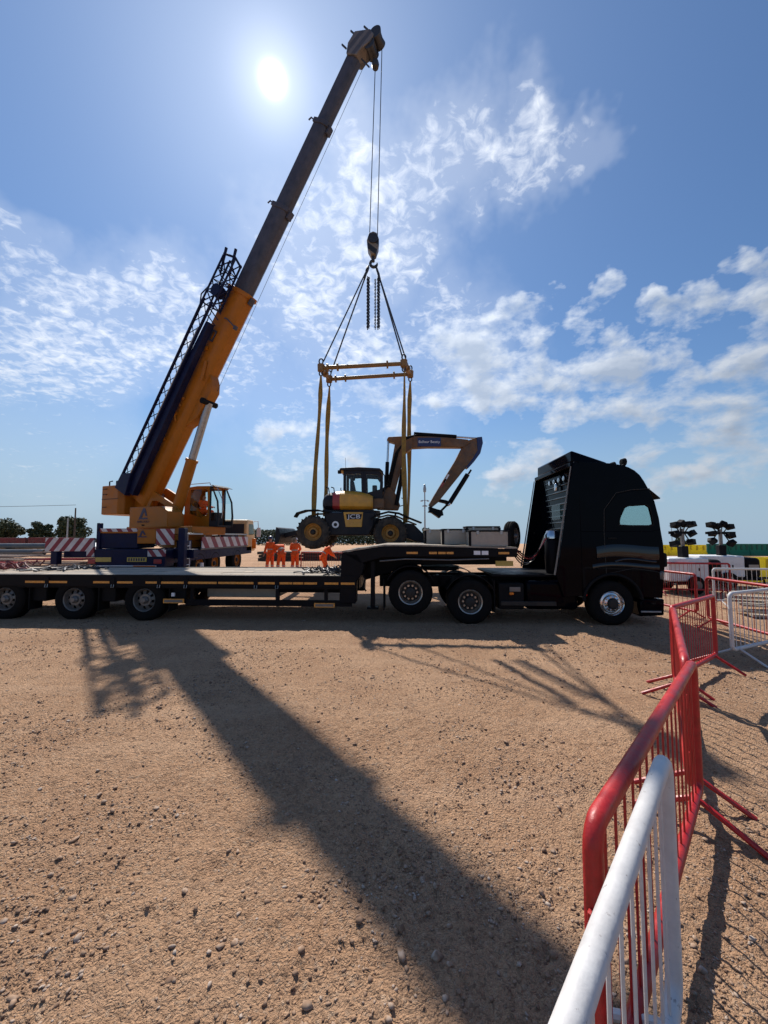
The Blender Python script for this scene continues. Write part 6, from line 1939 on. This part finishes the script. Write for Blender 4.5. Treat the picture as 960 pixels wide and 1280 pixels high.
container(-67.5, 70, R(8), 'dark red shipping container at the far left edge')
container(-60.8, 70.6, R(8), 'dark red shipping container to the right of the other one')


def car(x, y, rz, label):
    t = thing('parked_car', label, 'car', (x, y, float(ground_z(np.array([x * 1.0]), np.array([y * 1.0]))[0])), rz, 'white cars parked far off')
    MB().prism([(-2.1, 0.35), (-2.15, 0.75), (-1.9, 0.92), (-1.2, 0.98), (-0.55, 1.42), (0.75, 1.44), (1.5, 1.0), (2.05, 0.92), (2.15, 0.6), (2.1, 0.32)], -0.85, 0.85).build('body', 'white_paint', t, bevel=0.08, seg=3)
    MB().prism([(-1.05, 1.0), (-0.48, 1.36), (0.68, 1.38), (1.3, 1.0)], -0.87, -0.845).build('side_windows', 'seat', t)
    MB().prism([(-1.05, 1.0), (-0.48, 1.36), (0.68, 1.38), (1.3, 1.0)], 0.845, 0.87).build('side_windows', 'seat', t)
    for x_ in (-1.3, 1.3):
        for y_ in (-0.78, 0.78):
            MB().cyl((x_, y_ - 0.1, 0.32), (x_, y_ + 0.1, 0.32), 0.32, n=18).build('wheel', 'rubber', t)
    return t


car(-51.5, 60, R(15), 'white car parked left of the trees, nearer the container')
car(-46.8, 61, R(-10), 'white car parked in front of the round tree')


# dark timber mats behind the workers
def mats():
    i = 0
    lab = [['lowest mat in the left stack behind the workers', 'middle mat in the left stack behind the workers', 'top mat in the left stack behind the workers'],
           ['lowest mat in the middle stack behind the workers', 'middle mat in the middle stack behind the workers', 'top mat in the middle stack behind the workers'],
           ['lowest mat in the right stack behind the workers', 'middle mat in the right stack behind the workers', 'top mat in the right stack behind the workers']]
    first = None
    for s, (x, y) in enumerate(((-9.6, 29.5), (-6.3, 29.8), (-3.0, 29.4))):
        for k in range(3):
            if first is None:
                t = thing('timber_mat', 'dark timber ' + lab[s][k], 'timber mat', (0, 0, 0), 0, 'stacked timber mats')
                for j in range(5):
                    MB().box(0.0, 3.0, j * 0.25, j * 0.25 + 0.24, 0, 0.2).build('baulk', 'timber_dark', t, bevel=0.01)
                first = t
            else:
                t = copy_tree(first)
            t.location = (x + random.uniform(-.1, .1), y, 0.12 + k * 0.24)
            t.rotation_euler = (0, 0, random.uniform(-.04, .04))
            tag(t, 'dark timber ' + lab[s][k])


mats()


# rigging heaped on the deck
def heap(loc, mat, name, label, n, sx, sy, sz, r):
    rr = random.Random(n * 13 + len(label))
    m = MB()
    for k in range(n):
        c = Vector((rr.uniform(-sx, sx), rr.uniform(-sy, sy), 0))
        hz = sz * max(0.1, 1 - (c.x / sx) ** 2)
        pts = []
        a = rr.uniform(0, 6.28)
        for i in range(9):
            a += rr.uniform(-0.8, 0.8)
            c = c + Vector((math.cos(a), math.sin(a), 0)) * 0.09
            pts.append((c.x, c.y, r + abs(rr.gauss(0, 0.6)) * hz))
        m.tube(pts, r, 5)
    o = m.build(name, mat)
    o.location = loc
    tag(o, label, 'chain heap', kind='stuff')


heap(truck_world(-1.45, 1.1, 1.06), 'rig_steel', 'chain_heap', 'heap of dark lashing chains on the deck by the gooseneck', 34, 0.30, 0.5, 0.10, 0.018)
heap(truck_world(-10.95, 1.6, 1.06), 'container_red', 'strap_heap', 'heap of red straps on the deck at the left edge', 30, 0.25, 0.4, 0.16, 0.025)
heap(truck_world(-8.9, 1.5, 1.06), 'rig_steel', 'strap_heap', 'dark loose straps on the deck beside the red heap', 22, 0.45, 0.3, 0.06, 0.02)


# ------------------------------------------------------------------ poles, lamp posts, wire
def pole(x, y, h, label, kind, arms=()):
    t = thing(kind, label, 'pole' if kind == 'utility_pole' else 'lamp post', (x, y, float(ground_z(np.array([x * 1.0]), np.array([y * 1.0]))[0]) - 0.05), 0)
    MB().tube([(0, 0, 0), (0, 0, h)], [0.16 if kind == 'utility_pole' else 0.14, 0.09], 10).build('shaft', 'pole_wood' if kind == 'utility_pole' else 'galv', t)
    for dx, dz, w in arms:
        MB().tube([(-w, 0, h + dz), (w, 0, h + dz)], 0.05, 6).build('arm', 'galv', t)
        for s in (-1, 1):
            MB().box(s * w - 0.18, s * w + 0.18, -0.12, 0.12, h + dz - 0.18, h + dz - 0.02).build('lamp', 'galv', t, bevel=0.02)
    return t


pole(6.38, 60, 9.2, 'tall grey lamp post with twin lamps behind the excavator', 'lamp_post', ((0, -1.4, 0.5), (0, -2.2, 0.2)))
MB_top = MB().lathe([(0, 0), (0.22, 0), (0.25, 0.5), (0.12, 1.2), (0, 1.3)], (0, 0, 9.1), (0, 0, 1), 12).build('top_camera', 'galv', bpy.data.objects['lamp_post'])
MB_top.location = (0, 0, 0)
pole(-48.2, 60, 6.9, 'dark wooden pole carrying a wire at the left', 'utility_pole')
pole(-52.6, 64, 5.6, 'pale short post left of the dark wooden pole', 'lamp_post')
pole(112, 150, 8.5, 'far lamp post just right of the lorry cab', 'lamp_post', ((0, 0, 0.8),))
pole(121, 158, 11.0, 'thin far mast beside the far lamp post', 'lamp_post')
pole(26.5, 90, 5.0, 'thin far mast above the boxes on the gooseneck', 'lamp_post')
wr = MB().tube([(-48.2 - 40 * u, 60 - 6 * u, 6.85 - 2.2 * u * (1 - u) * 0.6 - 0.5 * u) for u in [i / 20 for i in range(21)]], 0.03, 5).build('overhead_wire', 'rope')
tag(wr, 'thin wire running from the wooden pole to the left', 'wire')


# ------------------------------------------------------------------ trees
def leaf_mesh(pts, size, name):
    n = len(pts)
    a = rng.normal(size=(n, 3)); a /= np.linalg.norm(a, axis=1)[:, None]
    b = rng.normal(size=(n, 3)); b -= a * (a * b).sum(1)[:, None]; b /= np.linalg.norm(b, axis=1)[:, None]
    s = size * (0.6 + 0.8 * rng.random(n))[:, None]
    V = np.stack([pts - a * s, pts - b * s * 0.6, pts + a * s, pts + b * s * 0.6], 1).reshape(-1, 3)
    F = np.arange(4 * n).reshape(-1, 4)
    me = bpy.data.meshes.new(name)
    me.from_pydata(V.tolist(), [], F.tolist())
    me.materials.append(MAT['leaf'])
    return me


def tree(x, y, h, r, label, n=5200, size=0.22, clumps=26):
    t = thing('tree', label, 'tree', (x, y, float(ground_z(np.array([x * 1.0]), np.array([y * 1.0]))[0]) - 0.05), 0, 'trees beyond the yard')
    tr = MB().tube([(0, 0, -0.1), (0.05, 0, h * 0.3), (0.0, 0.1, h * 0.6)], [r * 0.10, r * 0.075, r * 0.03], 8)
    for k in range(7):
        a = k * 2.4
        tr.tube([(0, 0, h * (0.25 + 0.05 * k)), (r * 0.35 * math.cos(a), r * 0.35 * math.sin(a), h * (0.42 + 0.05 * k)), (r * 0.7 * math.cos(a), r * 0.7 * math.sin(a), h * (0.5 + 0.05 * k))], [r * 0.05, r * 0.03, r * 0.012], 6)
    tr.build('trunk', 'bark', t)
    P = []
    for k in range(clumps):
        while True:
            c = rng.uniform(-1, 1, 3)
            if np.linalg.norm(c) < 1:
                break
        c = c * np.array([r * 0.8, r * 0.8, h * 0.36]) + np.array([0, 0, h * 0.58])
        q = rng.normal(size=(n // clumps, 3)); q /= np.linalg.norm(q, axis=1)[:, None]
        q *= (rng.random(len(q)) ** 0.45)[:, None] * r * rng.uniform(0.26, 0.42)
        P.append(q * np.array([1, 1, 0.8]) + c)
    P = np.concatenate(P)
    P = P[P[:, 2] > 0.15]
    o = bpy.data.objects.new('crown', leaf_mesh(P, size, 'crown'))
    COL.objects.link(o)
    o.parent = t
    return t


tree(-117, 118, 9.6, 5.6, 'large round tree behind the red containers at the left edge', 7000, 0.36)
tree(-108.5, 122, 8.6, 3.6, 'tree right of the one at the left edge, over the containers', 5000, 0.36)
tree(-104, 128, 7.0, 3.0, 'smaller tree between the two big round trees', 4000, 0.36)
tree(-93.5, 115, 9.6, 5.4, 'big round tree behind the wooden pole', 8000, 0.34)
tree(-72, 112, 5.5, 4.0, 'low tree right of the wooden pole', 3500, 0.34)
tree(-60, 110, 5.0, 4.5, 'low tree left of the crane tail', 3500, 0.34)
tree(-55, 110, 5.8, 3.5, 'low tree seen under the crane counterweight', 3500, 0.34)
tree(14.2, 130, 6.2, 2.4, 'small tree beside the tall lamp post', 3000, 0.30)
tree(19.5, 135, 4.0, 2.6, 'low bush to the right of the tall lamp post', 2500, 0.30)
tree(108, 140, 3.6, 2.2, 'small bush above the far yellow barriers', 1500, 0.30)


def far_wood():
    n = 60000
    x = rng.uniform(-260, 60, n)
    base = 4.2 + lattice_noise(x, x * 0, 26, 31) * 2.2 + lattice_noise(x, x * 0, 7, 32) * 1.8 + lattice_noise(x, x * 0, 2.5, 33) * 1.0
    env = np.clip(1 - np.abs(x + 75) / 70, 0, 1) * 3.8
    h = np.clip(base * 0.75 + env + 2.2 - np.clip((-110 - x) / 25, 0, 1) * 1.8, 1.5, 14)
    y = 200 + rng.uniform(-5, 5, n)
    z = h * rng.random(n) ** 0.7 + ground_z(x, y)
    o = bpy.data.objects.new('distant_wood', leaf_mesh(np.stack([x, y, z], -1), 0.45, 'distant_wood'))
    COL.objects.link(o)
    tag(o, 'dark line of distant woodland along the horizon', 'woodland', kind='stuff')


far_wood()


# ------------------------------------------------------------------ pale planks heaped behind the right hand barriers
PLANK_TEXT = ['lowest', 'second', 'third', 'fourth', 'fifth', 'sixth', 'seventh', 'topmost']
pm = MB().box(-1.7, 1.7, -0.11, 0.11, 0, 0.05).mesh('loose_plank', 'plank', smooth=False)
for i in range(8):
    o = bpy.data.objects.new('loose_plank', pm)
    COL.objects.link(o)
    o.location = (10.6 + 0.16 * (i % 3) + random.uniform(-0.2, 0.2), 8.9 + 0.24 * ((i * 2) % 5), 0.05 + 0.062 * i)
    o.rotation_euler = (0, 0, R(-20) + random.uniform(-0.14, 0.14))
    tag(o, '%s pale plank of the low heap behind the barriers at the right edge' % PLANK_TEXT[i], 'plank', 'planks heaped at the right')
